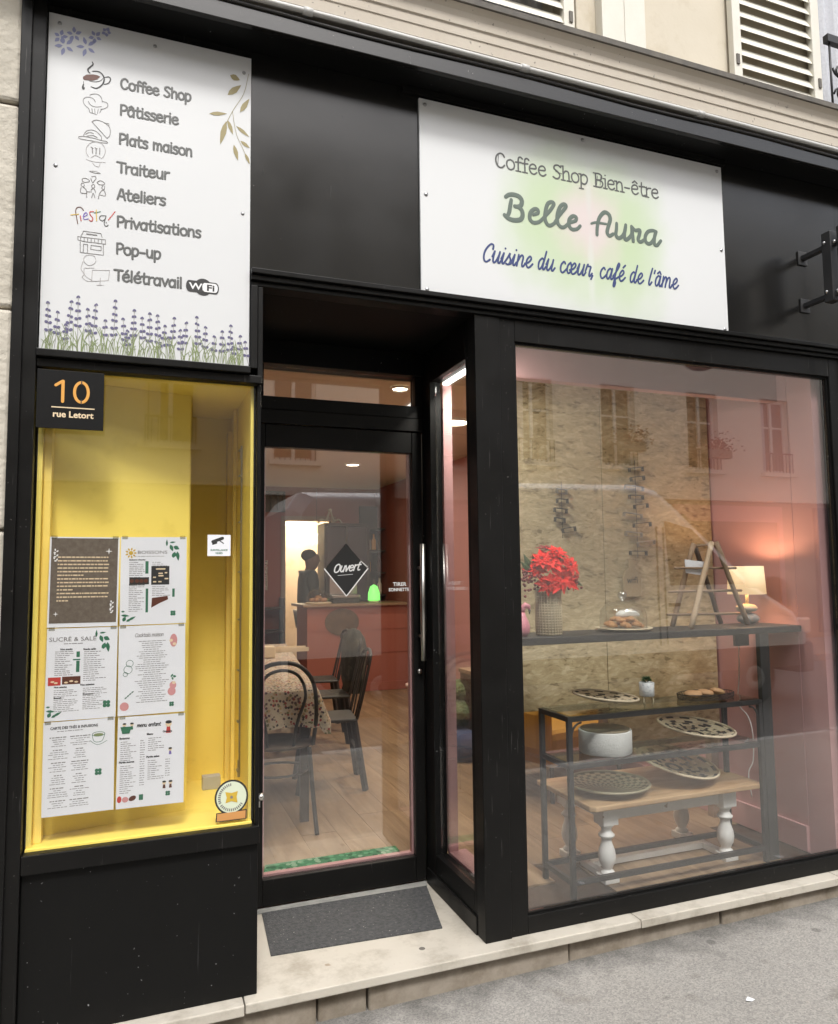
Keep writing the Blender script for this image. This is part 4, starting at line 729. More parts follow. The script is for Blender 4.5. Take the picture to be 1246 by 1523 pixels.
for a, b, w in ((.112, .183, .03), (.12, .168, .014), (.103, .155, .009), (.12, .16, .016), (.14, .17, .008), (.14, .15, .012), (.103, .14, .01), (.12, .14, .01)): q.add([atm(x + u, z + v, .0012) for u, v in ((a, b), (a + w, b), (a + w, b + .0045), (a, b + .0045))], [(0, 1, 2, 3)])
q.mi = 4
for k, a in enumerate((.036, .052, .066, .08)): blob(q, ell(x + a, z + .146, .0065, .0065, 10), atm, .0012)
blob(q, [(x + .098, z + .055), (x + .125, z + .07), (x + .152, z + .082), (x + .15, z + .094), (x + .12, z + .09), (x + .1, z + .088)], atm)
q.mi = 5
for i in range(9): a = i * 2 * math.pi / 9; leaf(q, (x + .032 + .008 * math.cos(a), z + .24 + .008 * math.sin(a)), (x + .032 + .019 * math.cos(a), z + .24 + .019 * math.sin(a)), .0028, atm)
blob(q, ell(x + .032, z + .24, .007, .007), atm)
wb(q, 'print', [M['thin_ink'], M['dark_ink'], M['grn_ink'], M['cream_ink'], M['brown_ink'], M['yel_ink']], t)
# sweet and savoury
t, x, z = menu(0, 1, 'c', 'sweet and savoury menu with green leaves and two food pictures, middle left')
q = MB(); q.mi = 0; typeset(q, 'SUCRÉ & SALÉ', x + .006, z + .252, .019, atm, sx=1.18); textlines(q, x + .05, x + .12, z + .243, 1, .01, .002, mr)
textlines(q, x + .025, x + .085, z + .218, 13, .0062, .0018, mr); textlines(q, x + .11, x + .185, z + .215, 15, .0066, .0018, mr); textlines(q, x + .025, x + .1, z + .095, 12, .006, .0016, mr); textlines(q, x + .11, x + .185, z + .098, 12, .006, .0016, mr)
q.mi = 1
for s_, a, b in (('Nos snacks', .04, .224), ('Snacks salés', .108, .222), ('Nos salades', .025, .104), ('Nos assiettes', .102, .108), ('Douceurs', .11, .078), ('Brunch', .025, .07)): typeset(q, s_, x + a, z + b, .0078, atm, bold=.0003)
q.mi = 2; leaves(q, x, z, corner + low); logo(q, x + .182, z + .045, .012)
for a, b, c_, d in ((.088, .2, .098, .218), (.078, .19, .1, .194), (.088, .152, .098, .188)): q.add([atm(x + u, z + v, .0006) for u, v in ((a, b), (c_, b), (c_, d), (a, d))], [(0, 1, 2, 3)])
q.mi = 3; q.add([atm(x + u, z + v, .0006) for u, v in ((.007, .112), (.044, .112), (.044, .138), (.007, .138))], [(0, 1, 2, 3)])
q.mi = 4; q.add([atm(x + u, z + v, .0006) for u, v in ((.048, .114), (.102, .114), (.102, .139), (.048, .139))], [(0, 1, 2, 3)])
q.mi = 5
for a, b in ((.06, .12), (.075, .124), (.09, .121), (.02, .124), (.03, .12)): blob(q, ell(x + a, z + b, .006, .003, 8), atm, .0012)
wb(q, 'print', [M['thin_ink'], M['dark_ink'], M['grn_ink'], M['red_ink'], M['brown_ink'], M['cream_ink']], t)
# cocktails
t, x, z = menu(1, 1, 'd', 'pale cocktail menu with pink and green fruit drawings, middle right')
q = MB(); q.mi = 0; write(q, 'Cocktails maison', x + .05, z + .256, .09, .0085, .0014, atm, slant=.2)
zz = z + .24
for i in range(30):
    w = mr.uniform(.05, .11); textlines(q, x + .105 - w / 2, x + .105 + w / 2, zz, 1, .01, .0018, mr, True); zz -= .0069
q.mi = 1
for a, b, r in ((.035, .17, .011), (.03, .15, .013), (.022, .135, .007)): ribbon(q, [Vector(p) for p in ell(x + a, z + b, r, r, 14)] + [Vector((x + a + r, z + b))], .0014, atm)
for i in range(5): blob(q, ell(x + .172 + .005 * math.cos(i * 2.2), z + .118 + .006 * math.sin(i * 2.2), .005, .003, 8, i), atm)
for i in range(4): leaf(q, (x + .02 + i * .007, z + .055 + i * .006), (x + .028 + i * .007, z + .061 + i * .006), .002, atm)
logo(q, x + .168, z + .028, .008)
q.mi = 2
for a, b, r, r2 in ((.173, .24, .012, .022), (.172, .09, .011, .013), (.168, .07, .013, .014), (.02, .03, .014, .014)): blob(q, ell(x + a, z + b, r, r2, 14), atm)
q.mi = 3
for a, b in ((.175, .098), (.165, .24), (.176, .228)): blob(q, ell(x + a, z + b, .006, .005, 10), atm, .0012)
wb(q, 'print', [M['thin_ink'], M['grn_ink'], M['pink_ink'], M['cream_ink']], t)
# teas
t, x, z = menu(0, 2, 'e', 'tea and infusion menu with a green cup drawing, bottom left of the six')
q = MB(); q.mi = 1; typeset(q, 'CARTE DES THÉS & INFUSIONS', x + .02, z + .270, .0118, atm, sx=.86, bold=.0003)
q.mi = 0; textlines(q, x + .04, x + .115, z + .262, 1, .01, .002, mr)
for cx in (.045, .108):
    zz = z + .243
    for i in range(34):
        if i % 6 == 5: zz -= .0066; continue
        w = mr.uniform(.02, .06); textlines(q, x + cx - w / 2, x + cx + w / 2, zz, 1, .01, .0017 if i % 6 else .0028, mr, True); zz -= .0066
q.mi = 2; logo(q, x + .163, z + .125, .011); ribbon(q, [Vector(p) for p in ell(x + .162, z + .245, .019, .007, 16)] + [Vector((x + .181, z + .245))], .0016, atm); ribbon(q, smooth([Vector((x + .143, z + .243)), Vector((x + .15, z + .222)), Vector((x + .172, z + .222)), Vector((x + .181, z + .243))], 5), .0016, atm)
ribbon(q, smooth([Vector((x + .137, z + .226)), Vector((x + .16, z + .211)), Vector((x + .188, z + .222))], 6), .0014, atm)
q.mi = 3; blob(q, ell(x + .162, z + .243, .015, .0045, 14), atm)
wb(q, 'print', [M['thin_ink'], M['dark_ink'], M['grn_ink'], M['stalk_ink']], t)
# children
t, x, z = menu(1, 2, 'f', 'children menu with little coloured figures and snacks, bottom right of the six')
q = MB(); q.mi = 1; write(q, 'menu enfant', x + .058, z + .258, .075, .008, .0022, atm, g={**G}, slant=.2)
for s_, a, b in (('Boissons', .006, .222), ('Menu', .09, .23), ('Gouters', .14, .235), ('Partie sucree', .006, .145), ('Partie salee', .09, .156)): typeset(q, s_, x + a, z + b, .0088, atm, bold=.0004)
q.mi = 0; textlines(q, x + .01, x + .065, z + .212, 10, .0066, .0018, mr); textlines(q, x + .01, x + .065, z + .134, 14, .0066, .0018, mr); textlines(q, x + .095, x + .15, z + .218, 7, .0066, .0018, mr); textlines(q, x + .095, x + .15, z + .145, 10, .0066, .0018, mr); textlines(q, x + .07, x + .085, z + .212, 20, .0075, .0018, mr, True); textlines(q, x + .15, x + .165, z + .145, 8, .0075, .0018, mr, True)
def kid(a, b, s_, body, hair_=1):
    q.mi = 5; blob(q, ell(x + a, z + b, s_ * .5, s_ * .5, 12), atm, .0012); q.mi = 1; blob(q, ell(x + a, z + b + s_ * .3, s_ * .52, s_ * .28, 12), atm, .0018); q.mi = body; blob(q, [(x + a - s_ * .4, z + b - s_ * 1.5), (x + a + s_ * .4, z + b - s_ * 1.5), (x + a + s_ * .25, z + b - s_ * .4), (x + a - s_ * .25, z + b - s_ * .4)], atm)
kid(.158, .262, .02, 3); kid(.02, .268, .011, 2); kid(.043, .268, .011, 2); kid(.165, .178, .011, 6); kid(.148, .07, .012, 4); kid(.168, .07, .012, 4)
q.mi = 2; blob(q, [(x + .014, z + .24), (x + .036, z + .24), (x + .043, z + .262), (x + .008, z + .262)], atm, .0024); logo(q, x + .16, z + .035, .008); q.add([atm(x + u, z + v, .0006) for u, v in ((.07, .022), (.083, .022), (.083, .04), (.07, .04))], [(0, 1, 2, 3)])
q.mi = 3; blob(q, ell(x + .01, z + .03, .007, .011, 12), atm); q.mi = 7; blob(q, ell(x + .028, z + .028, .010, .009, 12), atm); q.mi = 4; blob(q, ell(x + .05, z + .03, .012, .008, 12, .4), atm)
wb(q, 'print', [M['thin_ink'], M['dark_ink'], M['grn_ink'], M['red_ink'], M['brown_ink'], M['cream_ink'], M['blu_ink'], M['pink_ink']], t)
# camera notice
t = thing('camera_notice', 'small white surveillance camera sticker on the yellow display glass', 'sticker', (.26, .008, 1.6))
wb(Bx(.222, .300, .0088, .0098, 1.618, 1.692), 'sheet', M['paper'], t)
atm = lambda x, z, l=0: (x, .0088 - l * .5, z); q = MB(); q.mi = 0
ribbon(q, [Vector((.240, 1.668)), Vector((.272, 1.680))], .011, atm); ribbon(q, [Vector((.240, 1.660)), Vector((.252, 1.664))], .006, atm); ribbon(q, [Vector((.262, 1.672)), Vector((.276, 1.662))], .003, atm)
q.mi = 1; typeset(q, 'SURVEILLANCE', .261, 1.636, .0085, atm, 'CENTER', 1.0, .0002); typeset(q, 'VIDÉO', .261, 1.625, .0085, atm, 'CENTER', 1.0, .0002)
wb(q, 'print', [M['dark_ink'], M['grn_ink']], t)
# round badge
t = thing('round_badge', 'round cream and black badge sticker with orange ribbon on the yellow display', 'sticker', (.31, .008, .72))
q = MB(); cx, cz = .311, .795
q.mi = 0; blob(q, ell(cx, cz, .056, .058, 32), atm, .0); q.mi = 1; blob(q, ell(cx, cz, .050, .052, 32), atm, .0009); q.mi = 2
for i in range(26):
    a = math.pi * (1.12 - 1.24 * i / 25) if i < 13 else math.pi * (1.2 + .6 * (i - 13) / 12); c_, s_ = math.cos(a), math.sin(a)
    ribbon(q, [Vector((cx + .038 * c_, cz + .039 * s_)), Vector((cx + .044 * c_, cz + .045 * s_))], .0035, atm, lift=.0026)
q.mi = 3; blob(q, [(cx - .020, cz - .018), (cx, cz - .013), (cx + .020, cz - .020), (cx + .017, cz), (cx + .021, cz + .018), (cx, cz + .014), (cx - .021, cz + .019), (cx - .016, cz)], atm, .0026); q.mi = 2; blob(q, ell(cx, cz, .005, .005, 8), atm, .0036)
q.mi = 0; blob(q, [(cx - .052, cz - .078), (cx + .050, cz - .078), (cx + .052, cz - .045), (cx - .050, cz - .048)], atm, .0002); q.mi = 4; blob(q, [(cx - .048, cz - .075), (cx + .047, cz - .075), (cx + .048, cz - .049), (cx - .047, cz - .051)], atm, .0013)
wb(q, 'print', [M['dark_ink'], mat('pale_green_print', (.66, .72, .55), .5), M['thin_ink'], M['yel_ink'], mat('orange_print', (.62, .30, .10), .5)], t)
# door stickers
t = thing('open_sticker', 'white and black diamond open sticker on the door glass', 'sticker', (.885, .63, 1.57))
atd = lambda x, z, l=0: (x, .6315 - l * .5, z); q = MB(); dcx, dcz, dw, dh = .887, 1.570, .102, .120
q.mi = 0; blob(q, [(dcx - dw, dcz), (dcx, dcz - dh), (dcx + dw, dcz), (dcx, dcz + dh)], atd, 0)
q.mi = 1; ribbon(q, [Vector((dcx - dw, dcz + .004)), Vector((dcx, dcz - dh)), Vector((dcx + dw, dcz + .004))], .006, atd, lift=.001); ribbon(q, [Vector((dcx + dw * .98, dcz + .012)), Vector((dcx + dw * .68, dcz + dh * .32))], .004, atd, lift=.001)
write(q, 'Ouvert', dcx - .062, dcz - .012, .125, .026, .0058, atd, slant=.35, slope=.09); ribbon(q, [Vector((dcx - .04, dcz - .026)), Vector((dcx + .03, dcz - .021))], .002, atd)
wb(q, 'print', [mat('smoky_film', (.02, .02, .02), .5), M['white_ink']], t)
t = thing('door_lettering', 'small white pull lettering at the right of the door glass', 'sticker', (1.14, .63, 1.47))
q = MB(); typeset(q, 'TIRER', 1.112, 1.492, .024, atd, sx=1.05, bold=.0006); typeset(q, 'SONNETTE', 1.090, 1.468, .021, atd, sx=.95, bold=.0006); wb(q, 'print', M['white_ink'], t)
# projecting sign bracket
br = thing('sign_bracket', 'black metal projecting bracket with bright bolts at right of the fascia', 'bracket', (3.06, -.1, 2.83))
for z in (3.087, 2.845): wb(MB().box(3.045, 3.075, -.42, -.008, z - .011, z + .011), 'arm', M['black_in'], br, .002); wb(Bx(3.03, 3.09, -.0078, -.0008, z - .035, z + .035), 'wall_plate', M['black_in'], br, .002)
wb(MB().box(3.035, 3.085, -.185, -.135, 2.81, 3.15), 'upright', M['black_in'], br, .003); wb(MB().box(3.05, 3.08, -.245, -.205, 2.80, 3.16), 'upright', M['black_in'], br, .003)
for y, z in ((-.15, 3.10), (-.205, 3.085), (-.15, 2.86), (-.21, 2.845)): wb(MB().sphere((3.035, y, z), .0085, 10, 6), 'bolt', M['screw'], br)
wb(MB().tube([(3.048, -.62, 2.965), (3.072, -.62, 2.965)], .26, 40), 'round_panel', M['black_in'], br, .004, 'round black sign disc')
# ================================================================== INSIDE: SHELL
FL = .147
fl = struct(Bx(-.5, 3.5, .07, 9.0, .05, .1385).build('interior_floor', M['wood_dark']))
pm = Bx(-.0945, .0945, -.6, .6, 0, .008).mesh('plank', M['plank'])
pr = random.Random(5)
for i in range(18):
    x = -.2 + i * .1905; off = pr.uniform(0, 1.2)
    for j in range(7):
        y0 = max(.072, -.5 + off + j * 1.2022); y1 = min(8.9, -.5 + off + (j + 1) * 1.2022 - .002)
        if y1 - y0 < .1 or (x < 1.2 and y1 < .75): continue
        if x < 1.2: y0 = max(y0, .703)
        child('plank', pm, fl, (x, (y0 + y1) / 2, FL - .0085 + pr.uniform(-.0003, .0003)), (0, 0, 0), (1, (y1 - y0) / 1.2, 1))
struct(Bx(-.6, 3.6, .071, 9, 2.75, 2.9).build('interior_ceiling', M['ceil']))
sw = lambda b, n, m: struct(b.build(n, m))
WX_ = 3.15
sw(Bx(WX_, WX_ + .2, .222, 5.9, .1, 2.75), 'interior_right_wall', M['pink']); sw(Bx(WX_ + .002, 3.6, .071, .2215, .1, 2.75), 'window_pier', M['pink'])
sw(Bx(WX_ - .016, WX_ - .0005, .225, 5.9, FL, .27), 'skirting_board', M['pink']); sw(Bx(WX_ - .016, WX_ - .0005, .2225, .2245, FL, .27), 'skirting_board', M['pink'])
sw(Bx(1.33, 3.148, .28, .33, 2.435, 2.75), 'window_pelmet', M['pink'])
sw(Bx(-.5, -.35, .65, 9, .1, 2.75), 'interior_left_wall', M['terra']); sw(Bx(-.345, .40, .65, .72, .1, 2.75), 'interior_front_wall', M['cream_wall'])
sw(Bx(.40, 1.26, .701, .72, 2.49, 2.75), 'door_bulkhead', M['cream_wall'])
sw(Bx(WX_, WX_ + .2, 5.9, 7.6, .1, 2.75), 'interior_right_wall', M['terra'])
sw(MB().box(-.34, 1.86, 7.4, 7.55, .1, 2.75).box(2.50, 3.15, 7.4, 7.55, .1, 2.75).box(1.86, 2.50, 7.4, 7.55, 2.29, 2.75), 'interior_back_wall', M['terra'])
sw(MB().box(1.2, 1.3, 7.56, 8.9, .1, 2.75).box(3.0, 3.1, 7.56, 8.9, .1, 2.75).box(1.2, 3.1, 8.85, 8.95, .1, 2.75), 'back_room_wall', M['cream_wall'])
# OSB lining behind the window display
ob = thing('board_partition', 'tan strand board partition standing behind the window display', 'partition', (2.4, .79, FL))
wb(Bx(1.72, 2.385, .785, .803, .83, 2.749), 'board', M['osb'], ob, .001); wb(Bx(2.389, 3.135, .785, .803, .60, 2.749), 'board', M['osb'], ob, .001)
wb(MB().box(1.74, 1.79, .804, .85, FL, 2.749).box(2.36, 2.41, .804, .85, .62, 2.749).box(3.08, 3.13, .804, .85, FL, 2.749), 'stud', M['drift'], ob)

# ================================================================== WINDOW DISPLAY
T = lambda *a, **k: thing(*a, **k)
# console shelf
cs = T('console_table', 'long charcoal console table on a wide leg inside the window', 'console table', (2.5, .36, FL))
wb(Bx(1.46, 3.148, .20, .48, 1.232, 1.264), 'table_top', M['greyshelf'], cs, .003); wb(Bx(2.875, 2.935, .205, .232, FL, 1.2315), 'leg', M['greyshelf'], cs, .003); wb(Bx(1.475, 1.50, .44, .46, FL, 1.2315), 'leg', M['greyshelf'], cs, .003)
wb(Bx(2.93, 3.02, .42, .44, 1.15, 1.2315), 'bracket', M['greyshelf'], cs, .002)
# etagere
et = T('glass_shelf_unit', 'black iron shelf unit with two glass shelves under the console', 'shelf unit', (2.3, .33, FL))
X0, X1, Y0, Y1 = 1.775, 2.852, .207, .442
for x, y in ((X0, Y0), (X1, Y0), (X0, Y1), (X1, Y1)): wb(Bx(x - .011, x + .011, y - .011, y + .011, FL, .915), 'leg', M['black_in'], et, .002)
for z in (.903, .700, .212):
    wb(MB().box(X0 + .0115, X1 - .0115, Y0 - .009, Y0 + .009, z - .011, z + .011).box(X0 + .0115, X1 - .0115, Y1 - .009, Y1 + .009, z - .011, z + .011).box(X0 - .009, X0 + .009, Y0 + .0115, Y1 - .0115, z - .011, z + .011).box(X1 - .009, X1 + .009, Y0 + .0115, Y1 - .0115, z - .011, z + .011), 'shelf_rail', M['black_in'], et)
    if z > .3: wb(Bx(X0 + .0015, X1 - .0015, Y0 + .0015, Y1 - .0015, z + .0115, z + .0175), 'glass_shelf', M['glass_shelf'], et)
sc_ = MB()
for sx in (X0 + .012, X1 - .012):
    s_ = 1 if sx < 2 else -1
    sc_.tube([(sx + s_ * .05 * (1 - math.cos(a)) , Y0, .885 - .055 + .055 * math.sin(a)) for a in [R(10 * k) for k in range(10)]], .005, 6)
wb(sc_, 'corner_brace', M['black_in'], et)
# bench table
bn = T('low_table', 'low table with oiled oak top and distressed white turned legs', 'table', (2.38, .46, FL))
wb(MB().prism([(1.885, .235), (1.905, .215), (2.85, .215), (2.872, .235), (2.872, .70), (1.885, .70)], .487, .512, 'z'), 'table_top', M['bench'], bn, .006)
LX = (2.02, 2.705); LY = (.31, .625)
wb(MB().box(LX[0] + .041, LX[1] - .041, LY[0] - .012, LY[0] + .012, .415, .4865).box(LX[0] + .041, LX[1] - .041, LY[1] - .012, LY[1] + .012, .415, .4865).box(LX[0] - .012, LX[0] + .012, LY[0] + .041, LY[1] - .041, .415, .4865).box(LX[1] - .012, LX[1] + .012, LY[0] + .041, LY[1] - .041, .415, .4865), 'apron', M['white_wood'], bn, .003)
tp = [(.030, .400), (.034, .392), (.026, .386), (.022, .372), (.030, .360), (.038, .352), (.034, .344), (.022, .334), (.025, .315), (.036, .285), (.040, .258), (.036, .232), (.026, .212), (.020, .200), (.030, .192), (.034, .184), (.030, .178)]
for x in LX:
    for y in LY:
        l_ = MB().box(x - .040, x + .040, y - .040, y + .040, .400, .4864).lathe([(r, z) for r, z in tp], 20, (x, y, 0)).box(x - .038, x + .038, y - .038, y + .038, FL, .1785); wb(l_, 'leg', M['white_wood'], bn, .002)
for x in LX: wb(Bx(x - .018, x + .018, LY[0] + .0385, LY[1] - .0385, .150, .178), 'stretcher', M['white_wood'], bn, .003)
wb(Bx(LX[0] + .0185, LX[1] - .0185, .45, .486, .151, .179), 'stretcher', M['white_wood'], bn, .003)

def tray(label, loc, rot, rad, mode='swirl'):
    t = T('woven_tray', label, 'tray', loc, 0, 'round trays in the window display'); t.rotation_euler = rot
    b = MB(); n = 84; rings = [0, .12, .22, .30, .40, .50, .60, .70, .80, .90, .97]
    for i in range(len(rings) - 1):
        for k in range(n):
            a0, a1 = 2 * math.pi * k / n, 2 * math.pi * (k + 1) / n; tw = rings[i] * 2.2 if mode == 'swirl' else 0
            def q_(r, a): return (rad * r * math.cos(a), rad * r * math.sin(a), .028 * rad / .15 * r * r - .0 + (.0015 if (i % 2) else 0))
            if mode == 'swirl': dk = ((k + i * 2) % 9 < 4 and i in (3, 4, 6, 7)) or (i == 9 and k % 7 < 4) or (i == 5 and (k + 6) % 9 < 2) or i == 1
            else: dk = (i + k // 2) % 2 == 0
            b.mi = 1 if dk else 0
            b.add([q_(rings[i], a0), q_(rings[i], a1), q_(rings[i + 1], a1), q_(rings[i + 1], a0)], [(0, 1, 2, 3)] if i else [(0, 2, 3)])
    b.build('weave', [M['wicker'], M['wick_dk']] if mode == 'swirl' else [M['brass_t'], mat('tarnished_metal', (.10, .09, .06), .5)], t)
    MB().tube([(rad * math.cos(2 * math.pi * k / 48), rad * math.sin(2 * math.pi * k / 48), .030 * rad / .15) for k in range(48)], .0055, 8, True).build('rim', M['wicker'] if mode == 'swirl' else M['brass_t'], t)
    return t
tray('black and pale woven tray lying on the top glass shelf at left', (2.06, .345, .938), (R(2), R(5), 0), .15)
tray('black and pale woven tray propped on the middle glass shelf', (2.60, .37, .742), (R(6), R(4), 0), .182)
tray('black and pale woven tray leaning at the right of the oak table top', (2.51, .43, .572), (R(12), R(8), 0), .205)
tray('round engraved metal tray lying at the left of the oak table top', (2.105, .405, .5135), (0, 0, 0), .19, 'metal')
# drum
dr = T('cake_drum', 'round white rough stoneware drum on the middle glass shelf', 'drum', (2.04, .325, .7178))
MB().lathe([(.118, 0), (.121, .004), (.121, .098), (.119, .102)], 48).build('body', M['drum'], dr); MB().lathe([(.112, .1022), (.112, .106), (.001, .1065)], 40).build('top', M['drum_top'], dr)
# cactus pot
ct = T('potted_succulent', 'small succulent in a speckled white pot on wooden legs', 'plant', (2.245, .275, .9208))
MB().lathe([(.030, .042), (.034, .045), (.035, .105), (.031, .107), (.030, .098), (.001, .098)], 28).build('pot', M['pot'], ct)
for a in (R(200), R(320), R(80)): MB().tube([(.024 * math.cos(a), .024 * math.sin(a), .0415), (.029 * math.cos(a), .029 * math.sin(a), .018), (.022 * math.cos(a), .022 * math.sin(a), .002)], .0028, 6).build('leg', M['cream_wall'], ct)
lf_ = MB()
for k in range(34):
    a = k * 2.4; t_ = .2 + .8 * (k / 34); r = .030 * t_; h = .098 + .034 * (1 - t_ * .7); d = Vector((math.cos(a), math.sin(a), .9)).normalized() * .018
    c0 = Vector((r * math.cos(a) * .5, r * math.sin(a) * .5, h - .004)); u = Vector((-math.sin(a), math.cos(a), 0)) * .0042
    lf_.add([c0, c0 + d * .5 + u, c0 + d * 1.2, c0 + d * .5 - u, c0 + d * .5 + Vector((0, 0, .004))], [(0, 1, 4), (1, 2, 4), (2, 3, 4), (3, 0, 4)])
lf_.build('leaves', M['leaf'], ct)
# biscuits in a wire basket
bb = T('wire_basket', 'shallow wire basket on the top glass shelf at right', 'basket', (2.62, .31, .921))
w_ = MB()
for k in range(2): w_.tube([(.155 * math.cos(a), .085 * math.sin(a), .006 + k * .022) for a in [2 * math.pi * i / 40 for i in range(40)]], .002, 5, True)
for i in range(40): a = 2 * math.pi * i / 40; a2 = a + .12; w_.tube([(.155 * math.cos(a), .085 * math.sin(a), .006), (.158 * math.cos(a2), .088 * math.sin(a2), .028)], .0015, 4)
for i in range(9): x = -.13 + i * .0325; y = .085 * math.sqrt(max(0, 1 - (x / .155) ** 2)); w_.tube([(x, -y, .004), (x, y, .004)], .0015, 4)
w_.build('wire', M['black_in'], bb)
for k, x in enumerate((-.085, -.002, .078)):
    b = MB(); b.sphere((0, 0, 0), .046, 18, 8, (1.05, .8, .36)); o = b.build('biscuit', M['bread']); o.location = (2.62 + x, .30 + .008 * k, .921 + .028); o.rotation_euler = (.1, .1 * k, .3 * k)
    tag(o, ('golden biscuit at the left end of the wire basket', 'golden biscuit in the middle of the wire basket', 'golden biscuit at the right end of the wire basket')[k], 'biscuit', 'biscuits in the wire basket')
# vase with flowers
vs = T('cane_vase', 'cylindrical pale cane webbing vase on the console', 'vase', (1.742, .30, 1.2645))
MB().lathe([(.052, 0), (.056, .003), (.056, .218), (.053, .22), (.052, .212), (.001, .21)], 32).build('body', M['cane'], vs)
for nm_, seq in (('weave', range(18)), ('weave', range(26))):
    w_ = MB()
    for i in seq:
        if len(seq) == 18: w_.tube([(.0575 * math.cos(a), .0575 * math.sin(a), .008 + i * .0118) for a in [2 * math.pi * k / 28 for k in range(28)]], .0022, 4, True)
        else: a = 2 * math.pi * i / 26; w_.tube([(.0578 * math.cos(a + .02), .0578 * math.sin(a + .02), .002), (.0578 * math.cos(a), .0578 * math.sin(a), .216)], .0026, 4)
    w_.build(nm_, M['cane'], vs)
dk = MB()
for i in range(17):
    for j in range(26):
        a = 2 * math.pi * (j + .5) / 26; c_, s_ = math.cos(a), math.sin(a); z = .0138 + i * .0118; r = .0566; u = .0028
        dk.add([(r * c_ - u * s_ * k1, r * s_ + u * c_ * k1, z + k2 * .0021) for k1, k2 in ((-1, -1), (1, -1), (1, 1), (-1, 1))], [(0, 1, 2, 3)])
dk.build('cane_holes', M['wick_dk'], vs)
fr = random.Random(2)
bq = T('flower_bouquet', 'bunch of red artificial poinsettias and berries in the cane vase', 'flowers', (1.742, .30, 1.465))
bq.scale = (1.28, 1.15, 1.12)
def petals(name, c, R_, n, m, tilt, layers=3):
    b = MB(); ax = Vector(tilt).normalized(); u = ax.orthogonal().normalized(); v = ax.cross(u)
    for L_ in range(layers):
        for k in range(n):
            a = 2 * math.pi * (k + L_ * .5) / n + fr.uniform(-.1, .1); d = (u * math.cos(a) + v * math.sin(a)); r = R_ * 1.3 * (1 - L_ * .24) * fr.uniform(.85, 1.1); lift = .25 + L_ * .35
            s_ = ax.cross(d) * r * .2; p0 = Vector(c); p1 = p0 + d * r * .5 + ax * r * lift * .6; p2 = p0 + d * r + ax * r * lift * .45
            b.add([p0, p1 + s_, p2, p1 - s_, p0 + d * r * .5 + ax * r * (lift * .6 - .10)], [(0, 1, 4), (1, 2, 4), (2, 3, 4), (3, 0, 4)])
    b.build(name, m, bq); y_ = MB()
    for k in range(5): y_.sphere(Vector(c) + ax * .012 + u * .004 * math.cos(k * 1.3) + v * .004 * math.sin(k * 1.3), .0028, 6, 4)
    y_.build('flower_centre', M['dred_petal'], bq)
petals('flower', (.025, -.055, .05), .062, 8, M['red_petal'], (.1, -1, .25)); petals('flower', (-.005, -.03, .115), .052, 8, M['red_petal'], (-.2, -.8, .8)); petals('flower', (.075, -.01, .085), .05, 8, M['red_petal'], (.8, -.7, .4)); petals('flower', (.05, .02, .12), .045, 7, M['red_petal'], (.4, -.5, 1)); petals('flower', (-.05, -.02, .085), .042, 7, M['red_petal'], (-.6, -.8, .5)); petals('flower', (.0, .0, .165), .035, 6, M['dred_petal'], (0, -.4, 1)); petals('flower', (.09, -.03, .04), .04, 7, M['red_petal'], (.9, -.6, -.2)); petals('flower', (-.03, -.06, .03), .038, 8, M['red_petal'], (-.5, -1, -.1)); petals('flower', (.055, -.06, .10), .04, 8, M['red_petal'], (.4, -1, .5)); petals('flower', (.02, -.03, .15), .038, 8, M['red_petal'], (.1, -.7, .9)); petals('flower', (-.045, -.045, .125), .034, 8, M['red_petal'], (-.6, -1, .6))
be = MB()
for k in range(70): be.sphere((-.078 + fr.gauss(0, .028), -.02 + fr.gauss(0, .018), .05 + fr.gauss(0, .025)), .0062, 6, 4)
for k in range(18): be.sphere((.08 + fr.gauss(0, .015), -.04 + fr.gauss(0, .012), .03 + fr.gauss(0, .015)), .006, 6, 4)
be.build('berries', M['dred_petal'], bq, stuff=True)
gl = MB()
for a, b_, w in (((-.05, 0, .06), (-.115, -.01, .12), .014), ((-.06, 0, .07), (-.10, -.01, .15), .014), ((-.04, 0, .09), (-.07, -.02, .145), .013), ((.02, -.04, .1), (.045, -.05, .145), .012), ((0, -.02, 0), (.03, -.05, .03), .014), ((.02, 0, 0), (.06, -.04, .015), .013), ((-.02, 0, 0), (-.06, -.03, .0), .012), ((.09, 0, .05), (.14, -.01, .015), .010)):
    a = Vector(a); b_ = Vector(b_); s_ = (b_ - a).cross(Vector((0, 1, 0))).normalized() * w; gl.add([a, (a + b_) / 2 + s_, b_, (a + b_) / 2 - s_, (a + b_) / 2 + Vector((0, -.006, 0))], [(0, 1, 4), (1, 2, 4), (2, 3, 4), (3, 0, 4)])
gl.build('leaves', M['leaf'], bq)
sm = MB()
for k in range(9): a = k * .7; sm.tube([(.012 * math.cos(a), .012 * math.sin(a), -.16), (.03 * math.cos(a), .02 * math.sin(a), .06)], .002, 5)
sm.build('stems', M['leaf'], bq)
# flamingo ornament
fg = T('flamingo_ornament', 'pink flamingo ornament on the console at the window edge', 'ornament', (1.600, .29, 1.2645))
b = MB(); b.lathe([(.022, 0), (.034, .02), (.036, .045), (.028, .07), (.018, .09), (.014, .105)], 18); b.build('body', M['flamingo'], fg)
MB().tube([(0, 0, .10), (.004, 0, .125), (.016, -.006, .138), (.028, -.012, .132), (.032, -.014, .115)], [.013, .014, .014, .011, .004], 10).build('head', M['flamingo'], fg); MB().tube([(.031, -.014, .118), (.030, -.016, .098)], [.006, .002], 8).build('beak', M['dark_ink'], fg)
